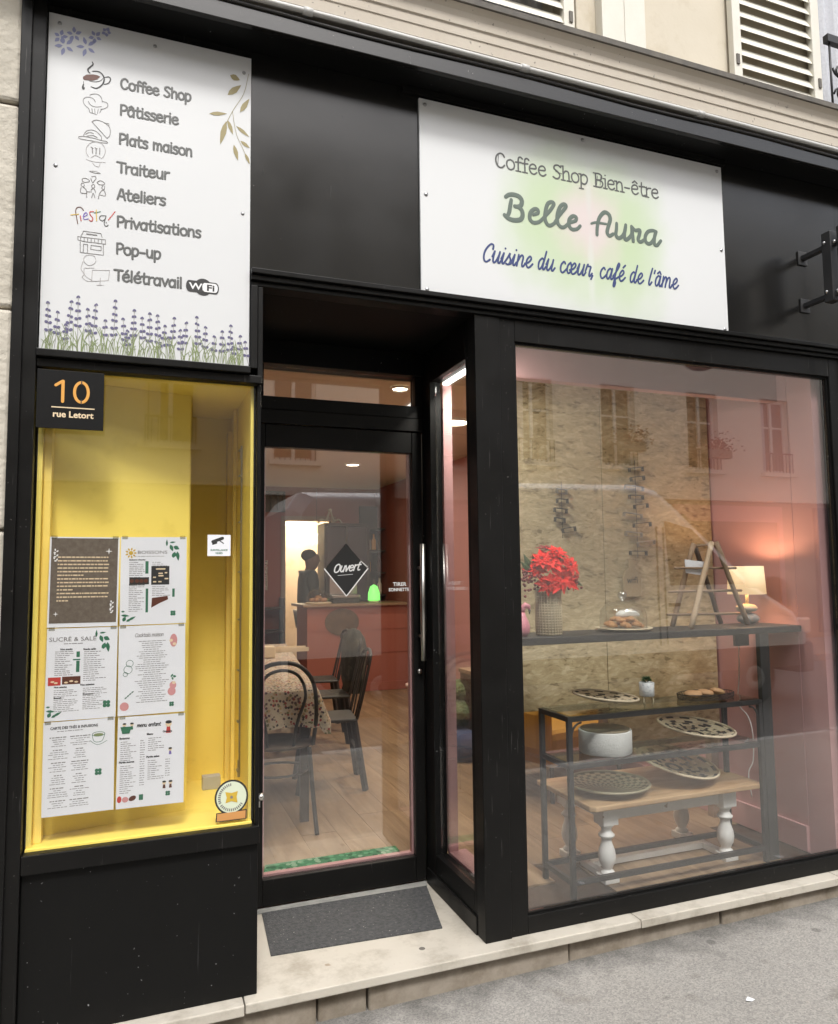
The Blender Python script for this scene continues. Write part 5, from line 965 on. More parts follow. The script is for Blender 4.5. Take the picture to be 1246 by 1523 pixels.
# cake stand, dome, pastries
pl_ = T('cake_plate', 'cream cake plate on the console under a glass dome', 'plate', (2.17, .335, 1.2645))
MB().lathe([(.06, 0), (.065, .004), (.125, .010), (.135, .014), (.134, .018), (.12, .014), (.001, .012)], 40).build('plate', M['plate'], pl_)
dom = T('glass_dome', 'clear glass cake dome with round knob over the pastries', 'cake dome', (2.17, .335, 1.2785))
MB().lathe([(.110, 0), (.110, .055), (.104, .085), (.085, .108), (.05, .122), (.012, .127)], 40, cap=False).build('dome', M['glass_dome'], dom)
MB().lathe([(.008, .127), (.010, .135), (.020, .142), (.024, .156), (.019, .170), (.001, .176)], 20, cap=False).build('knob', glass('knob_glass', (.85, .87, .87), .25, .05, 1), dom)
MB().lathe([(.1115, 0), (.1115, .004)], 40, cap=False).build('rim', M['screw'], dom)
for k in range(11):
    a = k * 2 * math.pi / 6 if k < 6 else k * 2 * math.pi / 4 + .4; r = .068 if k < 6 else (.038 if k < 10 else 0); b = MB()
    pts = [Vector((.026 * (1 - t_ / 26) * math.cos(t_ * .55), .026 * (1 - t_ / 26) * math.sin(t_ * .55), .012 + .0006 * t_)) for t_ in range(24)]
    b.tube(pts, .0085, 7); o = b.build('pastry', M['pastry']); o.location = (2.17 + r * math.cos(a), .335 + r * math.sin(a), 1.2785 + .002 + (.022 if k >= 6 else 0)); o.rotation_euler = (.15 * math.sin(a), .15 * math.cos(a), a)
    tag(o, 'coiled golden pastry in the %s layer under the glass dome' % ('lower' if k < 6 else 'upper'), 'pastry', 'coiled pastries in the %s layer' % ('lower' if k < 6 else 'upper'))
o = MB().prism([(-.05, 0), (.055, 0), (.055, .012), (.03, .026), (-.02, .028), (-.045, .016)], -.03, .03, 'y').build('iced_cake', M['sugar'], bevel=.006); o.location = (2.20, .345, 1.332); tag(o, 'white iced cake slice on top of the pastries under the dome', 'cake')
# driftwood ladder
ld = T('driftwood_rack', 'small driftwood A-frame ladder rack on the console', 'ladder', (2.50, .33, 1.2645))
def stick(a, b, w, m, nme='stick'):
    n = 6; pts = [Vector(a).lerp(Vector(b), i / n) + Vector((fr.uniform(-1, 1), 0, fr.uniform(-1, 1))) * w * .12 for i in range(n + 1)]; MB().tube(pts, [w * fr.uniform(.62, .80) for _ in pts], 6).build(nme, m, ld)
def PL(x, y, Y): v = px(x, y, Y); return (v.x - 2.50, v.y - .33, v.z - 1.2645)
def clampz(p): return (p[0], p[1], max(p[2], .008))
stick(clampz(PL(1028, 938, .25)), PL(1058, 806, .30), .019, M['drift2']); stick(clampz(PL(1000, 932, .37)), PL(1031, 808, .34), .018, M['drift'])
stick(clampz(PL(1112, 930, .28)), PL(1064, 806, .29), .018, M['drift']); stick(clampz(PL(1072, 932, .42)), PL(1034, 815, .36), .017, M['wood_dark'])
for a, b in (((1003, 845), (1094, 845)), ((994, 880), (1106, 878)), ((992, 914), (1104, 912))): stick(PL(*a, .31), PL(*b, .31), .009, M['drift'], 'rung')
stick(PL(1031, 812, .34), PL(1064, 810, .30), .008, M['drift'], 'rung')
cd = MB(); p_ = [px(1018, 832, .325), px(1052, 836, .325), px(1046, 856, .32), px(1020, 852, .32)]; cd.add([p - Vector((2.5, .33, 1.2645)) for p in p_] + [p - Vector((2.5, .328, 1.2645)) for p in p_], [(0, 1, 2, 3), (4, 7, 6, 5)]); cd.build('paper_note', M['paper'], ld)
# lamp
lm = T('table_lamp', 'lit pebble table lamp with cream shade at the right of the console', 'table lamp', (2.955, .355, 1.2645))
MB().sphere((0, 0, .032), .060, 22, 10, (1, .85, .52)).build('pebble', M['stone_g'], lm); MB().sphere((-.006, 0, .086), .058, 22, 10, (1, .85, .40)).build('pebble', M['stone_b'], lm)
MB().tube([(0, 0, .108), (0, 0, .17)], .008, 10).build('stem', M['cream_wall'], lm)
sh_ = MB(); sh_.lathe([(.094, .158), (.086, .302)], 32, cap=False); o = sh_.build('shade', M['shade'], lm); so = o.modifiers.new('thick', 'SOLIDIFY'); so.thickness = .0015
MB().sphere((0, 0, .225), .02, 12, 8).build('bulb', emission('warm_bulb', (1, .6, .28), 8), lm)
pl = bpy.data.lights.new('lamp_light', 'POINT'); pl.energy = 2.9; pl.color = (1, .60, .34); pl.shadow_soft_size = .018; plo = bpy.data.objects.new('lamp_light', pl); COL.objects.link(plo); plo.parent = lm; plo.location = (0, 0, .262)
pc = T('lamp_cord', 'thin white lamp cord hanging against the pink wall', 'cord', (3.12, .5, .5))
wb(MB().tube(smooth([px(1098, 945, .5), px(1099, 1000, .5), px(1098, 1045, .5), px(1112, 1065, .48), px(1119, 1090, .46), px(1120, 1130, .48), px(1113, 1150, .5), px(1118, 1185, .5)], 5), .0028, 6), 'cord', M['white_ink'], pc); wb(MB().sphere(px(1098, 1044, .5), .008, 8, 6), 'switch', M['white_ink'], pc)
# hanging metal strings on the board
def hang(label, x0, x1, y0, y1, seed):
    rr = random.Random(seed); a = px((x0 + x1) / 2, y0, .765); t = T('hanging_mobile', label, 'wall ornament', tuple(a))
    b = px((x0 + x1) / 2, y1, .765); wd = (px(x1, y0, .765) - px(x0, y0, .765)).x; n = int((a.z - b.z) / .052)
    MB().tube([(0, 0, .02), (0, 0, b.z - a.z)], .0018, 5).build('wire', M['black_in'], t)
    for i in range(n):
        z = -.02 - i * .052; w = wd * rr.uniform(.7, 1); q = MB(); q.box(-w / 2, w / 2, -.016, .004, z - .004, z); q.box(-w / 2, -w / 2 + .005, -.016, .004, z - .024, z - .0045).box(w / 2 - .005, w / 2, -.016, .004, z - .024, z - .0045).box(-w / 2, w / 2, -.016, -.013, z - .026, z - .0245); q.build('clip', M['black_in'] if rr.random() < .6 else M['screw'], t).rotation_euler = (0, rr.uniform(-.15, .15), 0)
hang('dark metal mobile hanging on the board above the red flowers', 824, 845, 722, 800, 1); hang('tall metal clip mobile hanging on the board above the cake dome', 930, 957, 690, 830, 4)
bo = T('bottle_board', 'bottle shaped wifi board hanging below the clip mobile', 'board', tuple(px(940, 888, .77)))
q = MB().prism([(-.058, 0), (.058, 0), (.060, .10), (.045, .14), (.022, .16), (.018, .21), (-.018, .21), (-.022, .16), (-.045, .14), (-.060, .10)], -.008, .006, 'y'); q.build('board', mat('tan_board', (.40, .31, .18), .7), bo, .003)
atb = lambda x, z, l=0: (x, -.0085 - l, z); q = MB(); write(q, 'wifi', -.036, .078, .072, .022, .005, atb, {**G, 'w': (1.1, [[(.05, 1), (.28, .02)], [(.28, .02), (.52, .9)], [(.52, .9), (.76, .02)], [(.76, .02), (1.0, 1)]])}); q.build('lettering', M['dark_ink'], bo)

# ================================================================== ROOM
# green indoor mat
tag(MB().prism([(.50, .71), (1.255, .71), (1.262, 1.08), (.60, 1.08)], .1475, .153, 'z').build('inner_mat', M['leafmat']), 'green leaf patterned mat inside the glazed door', 'mat')
# counter
co = T('counter', 'terracotta counter with wooden top at the back of the cafe', 'counter', (2.4, 6.2, FL))
wb(Bx(1.86, 3.148, 6.0, 6.6, FL, 1.165), 'body', M['counter'], co, .004); wb(Bx(1.80, 3.148, 5.94, 6.66, 1.1655, 1.195), 'worktop', M['ctop'], co, .004)
wb(MB().box(1.87, 3.147, 5.993, 5.9995, .88, .888).box(1.87, 3.147, 5.993, 5.9995, .60, .608).box(1.87, 3.147, 5.985, 5.9995, .15, .25), 'front_moulding', M['counter'], co)
wb(MB().prism(ell(2.28, .98, .21, .16, 24), 5.985, 5.9925, 'y'), 'round_emblem', mat('emblem_board', (.06, .035, .025), .6, noise=(12, .2, (.18, .12, .07))), co)
# lit green lamp, glass cloche, things on the counter
gg = T('green_lamp', 'small lit green lamp on the counter', 'lamp', (2.72, 6.12, 1.195)); MB().lathe([(.075, .03), (.072, .12), (.045, .20), (.001, .225)], 18, cap=False).build('shade', M['glow_green'], gg); MB().lathe([(.06, 0), (.065, .028), (.05, .03)], 18).build('base', M['cream_wall'], gg)
gd = T('pastry_cloche', 'glass cloche of pastries on the counter beside the person', 'cake dome', (2.03, 6.15, 1.195)); MB().lathe([(.14, .03), (.14, .09), (.10, .155), (.02, .175)], 24, cap=False).build('dome', M['glass_dome'], gd); MB().lathe([(.15, 0), (.16, .02), (.14, .025)], 24).build('stand', M['plate'], gd)
q = MB(); [q.sphere((.08 * math.cos(k * 1.05), .08 * math.sin(k * 1.05), .05), .036, 8, 6, (1, 1, .7)) for k in range(6)]; q.sphere((0, 0, .075), .045, 8, 6, (1, 1, .7)); q.build('pastries', M['pastry'], gd, stuff=True)
# back bar: cabinet and shelves with bottles
cb = T('black_cabinet', 'tall black framed display cabinet behind the counter', 'cabinet', (2.55, 6.95, FL))
wb(MB().box(2.26, 2.30, 6.8, 7.2, FL, 2.22).box(2.84, 2.88, 6.8, 7.2, FL, 2.22).box(2.30, 2.84, 6.8, 7.2, 2.18, 2.22).box(2.30, 2.84, 7.16, 7.2, FL, 2.18).box(2.55, 2.58, 6.8, 6.83, FL, 2.18), 'frame', M['wood_dark'], cb, .003)
wb(Bx(2.305, 2.545, 6.81, 6.815, .3, 2.17), 'pane', M['van_glass'], cb); wb(Bx(2.585, 2.835, 6.81, 6.815, .3, 2.17), 'pane', M['van_glass'], cb)
bs = T('bottle_shelves', 'dark shelves beside the black cabinet holding bottles and jars', 'shelves', (3.02, 7.1, FL))
for z in (1.25, 1.55, 1.85, 2.15): wb(Bx(2.885, 3.148, 6.95, 7.3, z, z + .025), 'shelf', M['wood_dark'], bs)
wb(Bx(2.885, 3.148, 7.3, 7.33, FL, 2.5), 'back', M['wood_dark'], bs)
bt = MB().lathe([(.032, 0), (.034, .01), (.034, .13), (.013, .17), (.012, .22)], 10).mesh('bottle', M['leaf']); bms = [M['glass_shelf'], M['brown_ink'], M['plate'], M['gold_ink']]
meshes = [];
for m_ in bms: me = bt.copy(); me.materials.clear(); me.materials.append(m_); meshes.append(me)
bw = ('brown', 'cream', 'gold', 'clear')
k = 0
for zi, z in enumerate((1.275, 1.575, 1.875)):
    for xi, x in enumerate((2.94, 3.02, 3.10)):
        o = bpy.data.objects.new('bottle', meshes[k % 4]); COL.objects.link(o); o.location = (x, 7.08, z); k += 1
        tag(o, '%s bottle, %s on the %s bar shelf' % (('clear', 'brown', 'cream', 'gold')[(k - 1) % 4], ('left', 'middle', 'right')[xi], ('lowest', 'middle', 'top')[zi]), 'bottle', 'bottles on the bar shelves')
# more of the bar
cg = T('cabinet_crest', 'gilded crest on top of the black cabinet', 'ornament', (2.36, 6.9, 2.222)); q = MB(); q.tube(smooth([(-.16, 0, 0), (-.12, 0, .05), (-.05, 0, .04), (0, 0, .16), (.05, 0, .04), (.12, 0, .05), (.16, 0, 0)], 5), .014, 6); q.sphere((0, 0, .17), .03, 8, 6); q.build('crest', M['brass_t'], cg)
cm = T('coffee_machine', 'steel coffee machine on the counter behind the open sticker', 'coffee machine', (2.40, 6.35, 1.1955)); MB().box(-.18, .18, -.13, .2, .06, .10).box(-.18, .18, .02, .2, .10, .36).box(-.19, .19, -.12, .2, .36, .44).build('body', M['screw'], cm, .01); MB().tube([(-.08, -.05, .36), (-.08, -.05, .30)], .03, 12).build('group_head', M['steel'], cm); MB().tube([(-.08, -.05, .30), (-.08, -.2, .29)], .012, 8).build('portafilter', M['black_in'], cm); MB().box(-.17, .17, -.12, .18, 0, .0595).build('base', M['black_in'], cm, .01)
for i in range(4):
    cu_ = MB().lathe([(.028, 0), (.036, .02), (.040, .05), (.036, .05), (.03, .02), (.001, .01)], 16).build('cup', M['pot']); cu_.location = (2.29 + (i % 2) * .09, 6.38 + (i // 2) * .1, 1.1955 + .442); tag(cu_, 'white cup on top of the coffee machine', 'cup', 'white cups on the coffee machine')
# back doorway casing, star lamp, framed lattice over door
dcg = T('doorway_casing', 'dark wood casing round the bright back doorway', 'door frame', (2.18, 7.38, FL)); wb(MB().box(1.80, 1.86, 7.37, 7.5, FL, 2.29).box(2.50, 2.56, 7.37, 7.5, FL, 2.29).box(1.80, 2.56, 7.37, 7.5, 2.2905, 2.35), 'casing', M['drift'], dcg)
sl = T('star_lamp', 'lit paper star lamp hanging in the bright back doorway', 'lamp', (2.26, 7.25, 2.04)); q = MB()
for k in range(14):
    a, b_ = k * 2.4, math.acos(1 - 2 * (k + .5) / 14); d = Vector((math.sin(b_) * math.cos(a), math.sin(b_) * math.sin(a), math.cos(b_))); u = d.orthogonal().normalized() * .035; v = d.cross(u.normalized()) * .035
    q.add([u, v, -u, -v, d * .13], [(0, 1, 4), (1, 2, 4), (2, 3, 4), (3, 0, 4)])
q.build('star', M['star'], sl); MB().tube([(0, 0, .1), (0, 0, .70)], .003, 5).build('flex', M['black_in'], sl)
lt = T('ceiling_grille', 'dark framed wall grille high at the back left', 'grille', (1.35, 7.3, 2.45)); q = MB(); q.box(.85, 1.85, 7.34, 7.39, 2.40, 2.42).box(.85, 1.85, 7.34, 7.39, 2.66, 2.68).box(.85, .87, 7.34, 7.39, 2.42, 2.66).box(1.83, 1.85, 7.34, 7.39, 2.42, 2.66)
wb(q, 'frame', M['black_in'], lt); 
for k in range(9): wb(Bx(.95 + k * .1, .965 + k * .1, 7.35, 7.38, 2.42, 2.66), 'bar', M['black_in'], lt)
wb(Bx(.87, 1.83, 7.382, 7.3995, 2.42, 2.66), 'backing', M['wood_dark'], lt)
mp_ = T('wall_picture', 'small pale picture on the terracotta wall at far left', 'picture', (1.2, 7.38, 1.3)); wb(Bx(1.45, 1.62, 7.37, 7.3995, 1.35, 1.75), 'canvas', M['floral'], mp_)
lr = T('left_shelving', 'dark shelving unit with tins against the left of the back wall', 'shelving', (1.5, 7.2, FL)); 
for z in (.5, .8, 1.1): wb(Bx(1.35, 1.80, 7.05, 7.38, z, z + .025), 'shelf', M['wood_dark'], lr)
wb(MB().box(1.33, 1.35, 7.05, 7.38, FL, 1.25).box(1.775, 1.7995, 7.05, 7.38, FL, 1.25), 'upright', M['wood_dark'], lr)

# table with floral cloth
tbx, tby, trz = .72, 3.05, R(-7)
tb = T('dining_table', 'long dining table under the floral cloth seen through the door', 'table', (tbx, tby, FL), trz)
Bx(-.42, .42, -1.45, 1.45, .715, .745).build('table_top', M['wood_dark'], tb)
for x in (-.36, .36):
    for y in (-1.35, 1.35): Bx(x - .025, x + .025, y - .025, y + .025, 0, .7145).build('leg', M['wood_dark'], tb)
tc_ = T('tablecloth', 'cream floral tablecloth draped over the long table', 'tablecloth', (tbx, tby, FL), trz)
q = MB(); per = []; NP = 120
def rr_(t):
    L = [( .43, -1.46), (.43, 1.46), (-.43, 1.46), (-.43, -1.46)]; k = int(t * 4) % 4; f = t * 4 % 1; a, b_ = L[k], L[(k + 1) % 4]; return a[0] + (b_[0] - a[0]) * f, a[1] + (b_[1] - a[1]) * f
pts = [rr_(i / NP) for i in range(NP)]
rows = [(1, .7465 + .004), (1.004, .742), (1.03, .66), (1.06, .56)]; vs_ = []
for ri, (s_, z) in enumerate(rows):
    for i, (x, y) in enumerate(pts):
        f = math.sin(i * .9) * .012 * max(0, ri - 1); cx_ = x * (s_ + (s_ - 1) * 1.5) + (f if abs(x) > .42 else 0); cy_ = y + (s_ - 1) * .8 * (1 if y > 0 else -1) * (abs(y) > 1.4) + (f if abs(y) > 1.4 else 0)
        corner_ = (abs(x) > .40 and abs(y) > 1.4); vs_.append((cx_, cy_, z - (.05 if corner_ and ri == 3 else 0) - abs(f) * .3))
q.add(vs_, [(r_ * NP + i, r_ * NP + (i + 1) % NP, (r_ + 1) * NP + (i + 1) % NP, (r_ + 1) * NP + i) for r_ in range(3) for i in range(NP)] + [tuple(range(NP))], True)
q.build('cloth', M['floral'], tc_)
o = tag(MB().box(-.07, .07, -.05, .05, 0, .09).build('napkin_box', M['cream_wall'], bevel=.01), 'pale napkin box on the floral tablecloth', 'box'); o.location = (.95, 3.3, FL + .7525)
q = T('runner_basket', 'long low wicker bread basket across the floral tablecloth', 'basket', (1.08, 3.72, FL + .752)); MB().box(-.28, .28, -.06, .06, 0, .012).box(-.29, .29, -.068, -.060, 0, .035).box(-.29, .29, .060, .068, 0, .035).build('body', M['wicker'], q)
# cafe chairs
def cafe_chair(label, loc, rz):
    t = T('cafe_chair', label, 'chair', loc, rz, 'black metal cafe chairs round the table'); m = M['black_in']
    # local: seat faces +y, backrest at -y
    MB().lathe([(.001, .442), (.18, .440), (.205, .448), (.208, .458), (.2, .463), (.001, .466)], 28, (0, .0, 0)).build('seat', mat_seat, t)
    for sx in (-1, 1):
        MB().tube(smooth([(sx * .15, .14, .445), (sx * .165, .165, .2), (sx * .185, .20, 0)], 4), .0125, 8).build('leg', m, t)
        MB().tube(smooth([(sx * .16, -.14, .445), (sx * .175, -.18, .2), (sx * .19, -.235, 0)], 4), .0125, 8).build('leg', m, t)
    MB().tube([(.165 * math.cos(a), .165 * math.sin(a), .30) for a in [2 * math.pi * k / 28 for k in range(28)]], .007, 6, True).build('stretcher', m, t)
    MB().tube(smooth([(-.185, -.10, .45), (-.195, -.17, .62), (-.175, -.215, .80), (-.10, -.24, .90), (0, -.245, .925), (.10, -.24, .90), (.175, -.215, .80), (.195, -.17, .62), (.185, -.10, .45)], 5), .012, 8).build('back_hoop', m, t)
    MB().tube(smooth([(-.07, -.165, .46), (-.09, -.19, .60), (-.13, -.215, .74), (-.09, -.235, .85), (0, -.24, .885), (.09, -.235, .85), (.13, -.215, .74), (.09, -.19, .60), (.07, -.165, .46)], 5), .009, 8).build('inner_hoop', m, t)
    return t
mat_seat = mat('worn_seat_wood', (.07, .05, .035), .45, noise=(12, .3, (.13, .10, .07)))
cafe_chair('black metal hoop back cafe chair at the near end of the table', (.76, 1.66, FL), R(-5))
# slatted metal side chairs
def metal_chair(label, loc, rz):
    t = T('metal_chair', label, 'chair', loc, rz, 'black metal side chairs along the table'); m = M['black_in']
    MB().box(-.18, .18, -.17, .18, .435, .455).build('seat', m, t, .008)
    for sx in (-1, 1):
        for sy_ in (-1, 1):
            MB().bar((sx * .15, sy_ * .15, .436), (sx * .20, sy_ * .215, 0), .038, .03).build('leg', m, t, .004)
        MB().tube(smooth([(sx * .165, -.165, .45), (sx * .172, -.215, .65), (sx * .155, -.26, .84)], 5), .0105, 8).build('back_post', m, t)
    for bx_ in (-.05, .05): MB().tube(smooth([(bx_, -.17, .45), (bx_ * 1.5, -.215, .65), (bx_, -.262, .86)], 5), .006, 6).build('back_rod', m, t)
    MB().tube(smooth([(-.165, -.24, .80), (-.15, -.262, .862), (0, -.275, .885), (.15, -.262, .862), (.165, -.24, .80)], 5), .012, 8).build('top_rail', m, t)
    MB().bar((-.165, -.17, .25), (.165, -.17, .25), .02, .012).build('cross_brace', m, t); MB().bar((-.165, .17, .25), (.165, .17, .25), .02, .012).build('cross_brace', m, t)
    return t
metal_chair('nearest black metal chair at the right side of the table', (1.22, 2.32, FL), R(82)); metal_chair('black metal chair with a dark jacket on its back', (1.42, 3.25, FL), R(84)); metal_chair('farthest black metal chair at the right side of the table', (1.55, 4.1, FL), R(84))
jk = T('hanging_jacket', 'dark patterned jacket hung over a metal chair back', 'jacket', (1.66, 3.27, FL + .55))
q = MB(); jr = random.Random(9); n = 20; vv = []
for i, (r, z) in enumerate(((.16, -.10), (.19, 0), (.20, .12), (.20, .24), (.17, .33), (.10, .39), (.02, .41))):
    for k in range(n): a = 2 * math.pi * k / n; w = 1 + .10 * math.sin(a * 5 + i) + jr.uniform(-.04, .04); vv.append((r * .45 * math.cos(a) * w, r * math.sin(a) * w, z))
q.add(vv, [(i * n + k, i * n + (k + 1) % n, (i + 1) * n + (k + 1) % n, (i + 1) * n + k) for i in range(6) for k in range(n)], True); q.build('jacket', M['jacket'], jk)
# bin, blue rug, plush, armchair
bi = T('waste_bin', 'pale pink waste bin near the right wall', 'bin', (2.36, 3.55, FL)); MB().lathe([(.10, 0), (.13, .40), (.145, .41), (.145, .43), (.12, .43), (.1, .1)], 20, cap=False).build('body', M['bin'], bi)
rg = T('blue_pouf', 'low blue cloth pouf on the wooden floor', 'pouf', (2.42, 2.75, FL)); MB().lathe([(.30, 0), (.33, .04), (.33, .16), (.28, .2), (.001, .205)], 28).build('cushion', M['cloth_blue'], rg, .0)
pz = T('green_cushion', 'green patterned plush cushions piled on the blue pouf', 'cushion', (2.42, 2.8, FL + .2)); MB().sphere((0, 0, .11), .22, 20, 12, (1.1, .8, .5)).build('cushion', M['plush'], pz); MB().sphere((.03, .05, .27), .2, 20, 12, (1, .8, .42)).build('cushion', M['plush'], pz)
am = T('mustard_armchair', 'mustard fabric armchair on dark legs behind the board partition', 'armchair', (2.62, 1.75, FL), R(15))
q = MB().box(-.34, .34, -.3, .34, .20, .42).build('seat', M['mustard'], am, .05); MB().box(-.36, .36, .24, .38, .36, .80).build('backrest', M['mustard'], am, .06)
for sx in (-1, 1): MB().box(sx * .36 - .06, sx * .36 + .06, -.3, .32, .28, .58).build('arm', M['mustard'], am, .05)
for sx in (-1, 1):
    for sy_ in (-1, 1): MB().tube([(sx * .3, sy_ * .26, .20), (sx * .33, sy_ * .29, 0)], .014, 8).build('leg', M['wood_dark'], am)
# shelving seen dark at left behind the shelf unit
sd_ = T('sideboard', 'dark sideboard behind the board partition', 'sideboard', (2.75, 2.6, FL)); Bx(-.35, .35, -.2, .2, .06, .62).build('body', M['wood_dark'], sd_, .005); MB().box(-.36, .36, -.21, .21, .6205, .65).build('top', M['drift'], sd_, .003)
for sx in (-.3, .3): Bx(sx - .02, sx + .02, -.15, .15, 0, .06).build('leg', M['wood_dark'], sd_)

# ceiling lights
def spot(x, y, r, e, label, col=(1, .87, .70), z=2.75):
    t = T('ceiling_spot', label, 'ceiling light', (x, y, z), 0, 'lit ceiling spots'); MB().lathe([(r * 1.25, -.001), (r * 1.25, -.012), (r * 1.02, -.016), (r * 1.02, -.004)], 24, cap=False).build('ring', M['white_ink'], t)
    MB().lathe([(r, -.006), (r, -.010)], 24).build('diffuser', M['spot'], t)
    a = bpy.data.lights.new('spot_light', 'AREA'); a.shape = 'DISK'; a.size = r * 2; a.energy = e; a.color = col; ao = bpy.data.objects.new('spot_light', a); COL.objects.link(ao); ao.parent = t; ao.location = (0, 0, -.02)
spot(1.56, 1.78, .05, 10, 'lit ceiling spot just inside the transom window'); spot(2.32, 2.67, .12, 17, 'large lit ceiling disc seen through the recess side window'); spot(2.17, 5.09, .07, 10, 'lit ceiling spot seen through the door glass'); spot(.9, 4.0, .07, 11, 'lit ceiling spot over the floral table')
spot(2.2, 8.2, .1, 42, 'lit ceiling disc of the back room', (1, .85, .6)); spot(2.35, 1.35, .05, 7, 'lit ceiling spot behind the board partition')

# ---- the person behind the counter
pe = T('person', 'person in dark shirt standing in profile behind the counter', 'person', (2.08, 6.98, FL))
def skin(name, verts, edges, rad, m, par, sub=2):
    me = bpy.data.meshes.new(name); me.from_pydata(verts, edges, []); o = bpy.data.objects.new(name, me); COL.objects.link(o); o.parent = par; me.materials.append(m)
    sk = o.modifiers.new('skin', 'SKIN'); sk.use_smooth_shade = True
    if not me.skin_vertices:
        bm = bmesh.new(); bm.from_mesh(me); bm.verts.layers.skin.verify(); bm.to_mesh(me); bm.free()
    for i, r in enumerate(rad): me.skin_vertices[0].data[i].radius = (r, r) if not isinstance(r, tuple) else r
    me.skin_vertices[0].data[0].use_root = True
    su = o.modifiers.new('subsurf', 'SUBSURF'); su.levels = su.render_levels = sub; return o
V = [(0, 0, .93), (0, 0, 1.12), (0, 0, 1.32), (.01, 0, 1.44), (.03, 0, 1.47), (.050, 0, 1.525), (.060, 0, 1.60), (.045, 0, 1.69),
     (.0, -.17, 1.39), (.05, -.21, 1.15), (.22, -.18, 1.04), (.30, -.16, 1.05), (.0, .17, 1.39), (.04, .21, 1.15), (.20, .18, 1.03), (.29, .15, 1.04),
     (0, -.09, .85), (.01, -.10, .48), (0, -.11, .08), (.10, -.12, .03), (0, .09, .85), (.01, .10, .48), (0, .11, .08), (.10, .12, .03)]
Ed = [(0, 1), (1, 2), (2, 3), (3, 4), (4, 5), (5, 6), (6, 7), (2, 8), (8, 9), (9, 10), (10, 11), (2, 12), (12, 13), (13, 14), (14, 15), (0, 16), (16, 17), (17, 18), (18, 19), (0, 20), (20, 21), (21, 22), (22, 23)]
Rd = [.13, .12, .14, .075, .06, .095, .118, .095, .068, .045, .034, .036, .068, .052, .038, .036, .08, .055, .04, .035, .08, .055, .04, .035]
for bi_, base in ((11, (.30, -.16, 1.05)), (15, (.29, .15, 1.04))):
    for k in range(5):
        dy = (k - 2) * .016; s0 = len(V); L_ = (.05, .07, .075, .07, .055)[k]
        V += [(base[0] + .03, base[1] + dy, base[2]), (base[0] + .03 + L_ * .6, base[1] + dy * 1.3, base[2] - .004), (base[0] + .03 + L_, base[1] + dy * 1.3, base[2] - .025)]; Ed += [(bi_, s0), (s0, s0 + 1), (s0 + 1, s0 + 2)]; Rd += [.009, .0085, .007]
nz = len(V); V += [(.145, 0, 1.59), (.172, 0, 1.575)]; Ed += [(6, nz), (nz, nz + 1)]; Rd += [.022, .012]
skin('body', V, Ed, Rd, M['skin'], pe)
idx = [0, 1, 2, 3, 8, 9, 10, 12, 13, 14]; mp2 = {a: i for i, a in enumerate(idx)}
skin('shirt', [V[i] for i in idx], [(mp2[a], mp2[b]) for a, b in Ed if a in mp2 and b in mp2], [Rd[i] * 1.15 + .012 for i in idx], M['shirt'], pe)
idx = [0, 16, 17, 18, 20, 21, 22]; mp2 = {a: i for i, a in enumerate(idx)}
skin('trousers', [V[i] for i in idx], [(mp2[a], mp2[b]) for a, b in Ed if a in mp2 and b in mp2], [Rd[i] * 1.1 + .012 for i in idx], M['wood_dark'], pe)
q = MB(); q.sphere((.012, 0, 1.655), .098, 20, 14, (1.05, .98, .84)); q.build('hair', M['hair'], pe)
for sy_ in (-1, 1):
    MB().sphere((.045, sy_ * .092, 1.60), .024, 10, 8, (.8, .35, 1.2)).build('ear', M['skin'], pe); MB().sphere((.138, sy_ * .034, 1.61), .011, 10, 8, (.6, 1, .7)).build('eye', M['paper'], pe)
MB().sphere((.150, 0, 1.54), .018, 10, 6, (.5, 1.2, .35)).build('mouth', M['brown_ink'], pe)

# ================================================================== OPPOSITE SIDE OF THE STREET
YF = -10.0
ob_ = thing('opposite_building', 'cream plastered building across the street with flowered windows', 'building', (10, YF, 0))
cx_list = [-6.0, -3.85, -1.7, .45, 2.75, 5.0, 7.3, 9.29, 11.49, 13.57, 15.7, 17.9, 20.1]
q = MB(); fl_rows = ((3.72, 5.42), (6.6, 8.2))
xs_ = [-12] + [v for c in cx_list for v in (c - .42, c + .42)] + [26]
for i in range(0, len(xs_), 2): q.box(xs_[i], xs_[i + 1], YF - .4, YF, 3.05, 9.2)
for c in cx_list: q.box(c - .42, c + .42, YF - .4, YF, 3.05, 3.72).box(c - .42, c + .42, YF - .4, YF, 5.42, 6.6).box(c - .42, c + .42, YF - .4, YF, 8.2, 9.2)
wb(q, 'wall', M['oppwall'], ob_)
wb(MB().box(-12, 26, YF, YF + .10, 3.05, 3.20).box(-12, 26, YF, YF + .05, 3.20, 3.26).box(-12, 26, YF, YF + .2, 9.0, 9.3), 'string_course', M['oppwall'], ob_)
wb(MB().box(-12, 26, YF - .4, YF - .03, -.1, 3.049), 'ground_floor', M['oppbase'], ob_)
for k, (a, b) in enumerate(((-10, -7), (-6, -3), (-2, 1.2), (2.2, 5.2), (6.4, 9.6), (10.6, 13.6), (14.6, 17.4), (18.4, 22))):
    o = wb(MB().box(a, b, YF - .03, YF + .04, .1, .5).box(a, a + .12, YF - .03, YF + .04, .5, 2.6).box(b - .12, b, YF - .03, YF + .04, .5, 2.6).box(a, b, YF - .03, YF + .04, 2.6, 2.95), 'shop_window', (M['wood_dark'], M['pink'], M['black_in'], M['plinth'])[k % 4], ob_); Bx(a + .12, b - .12, YF - .02, YF, .5, 2.6).build('pane', M['room'], o)
fb = random.Random(8)
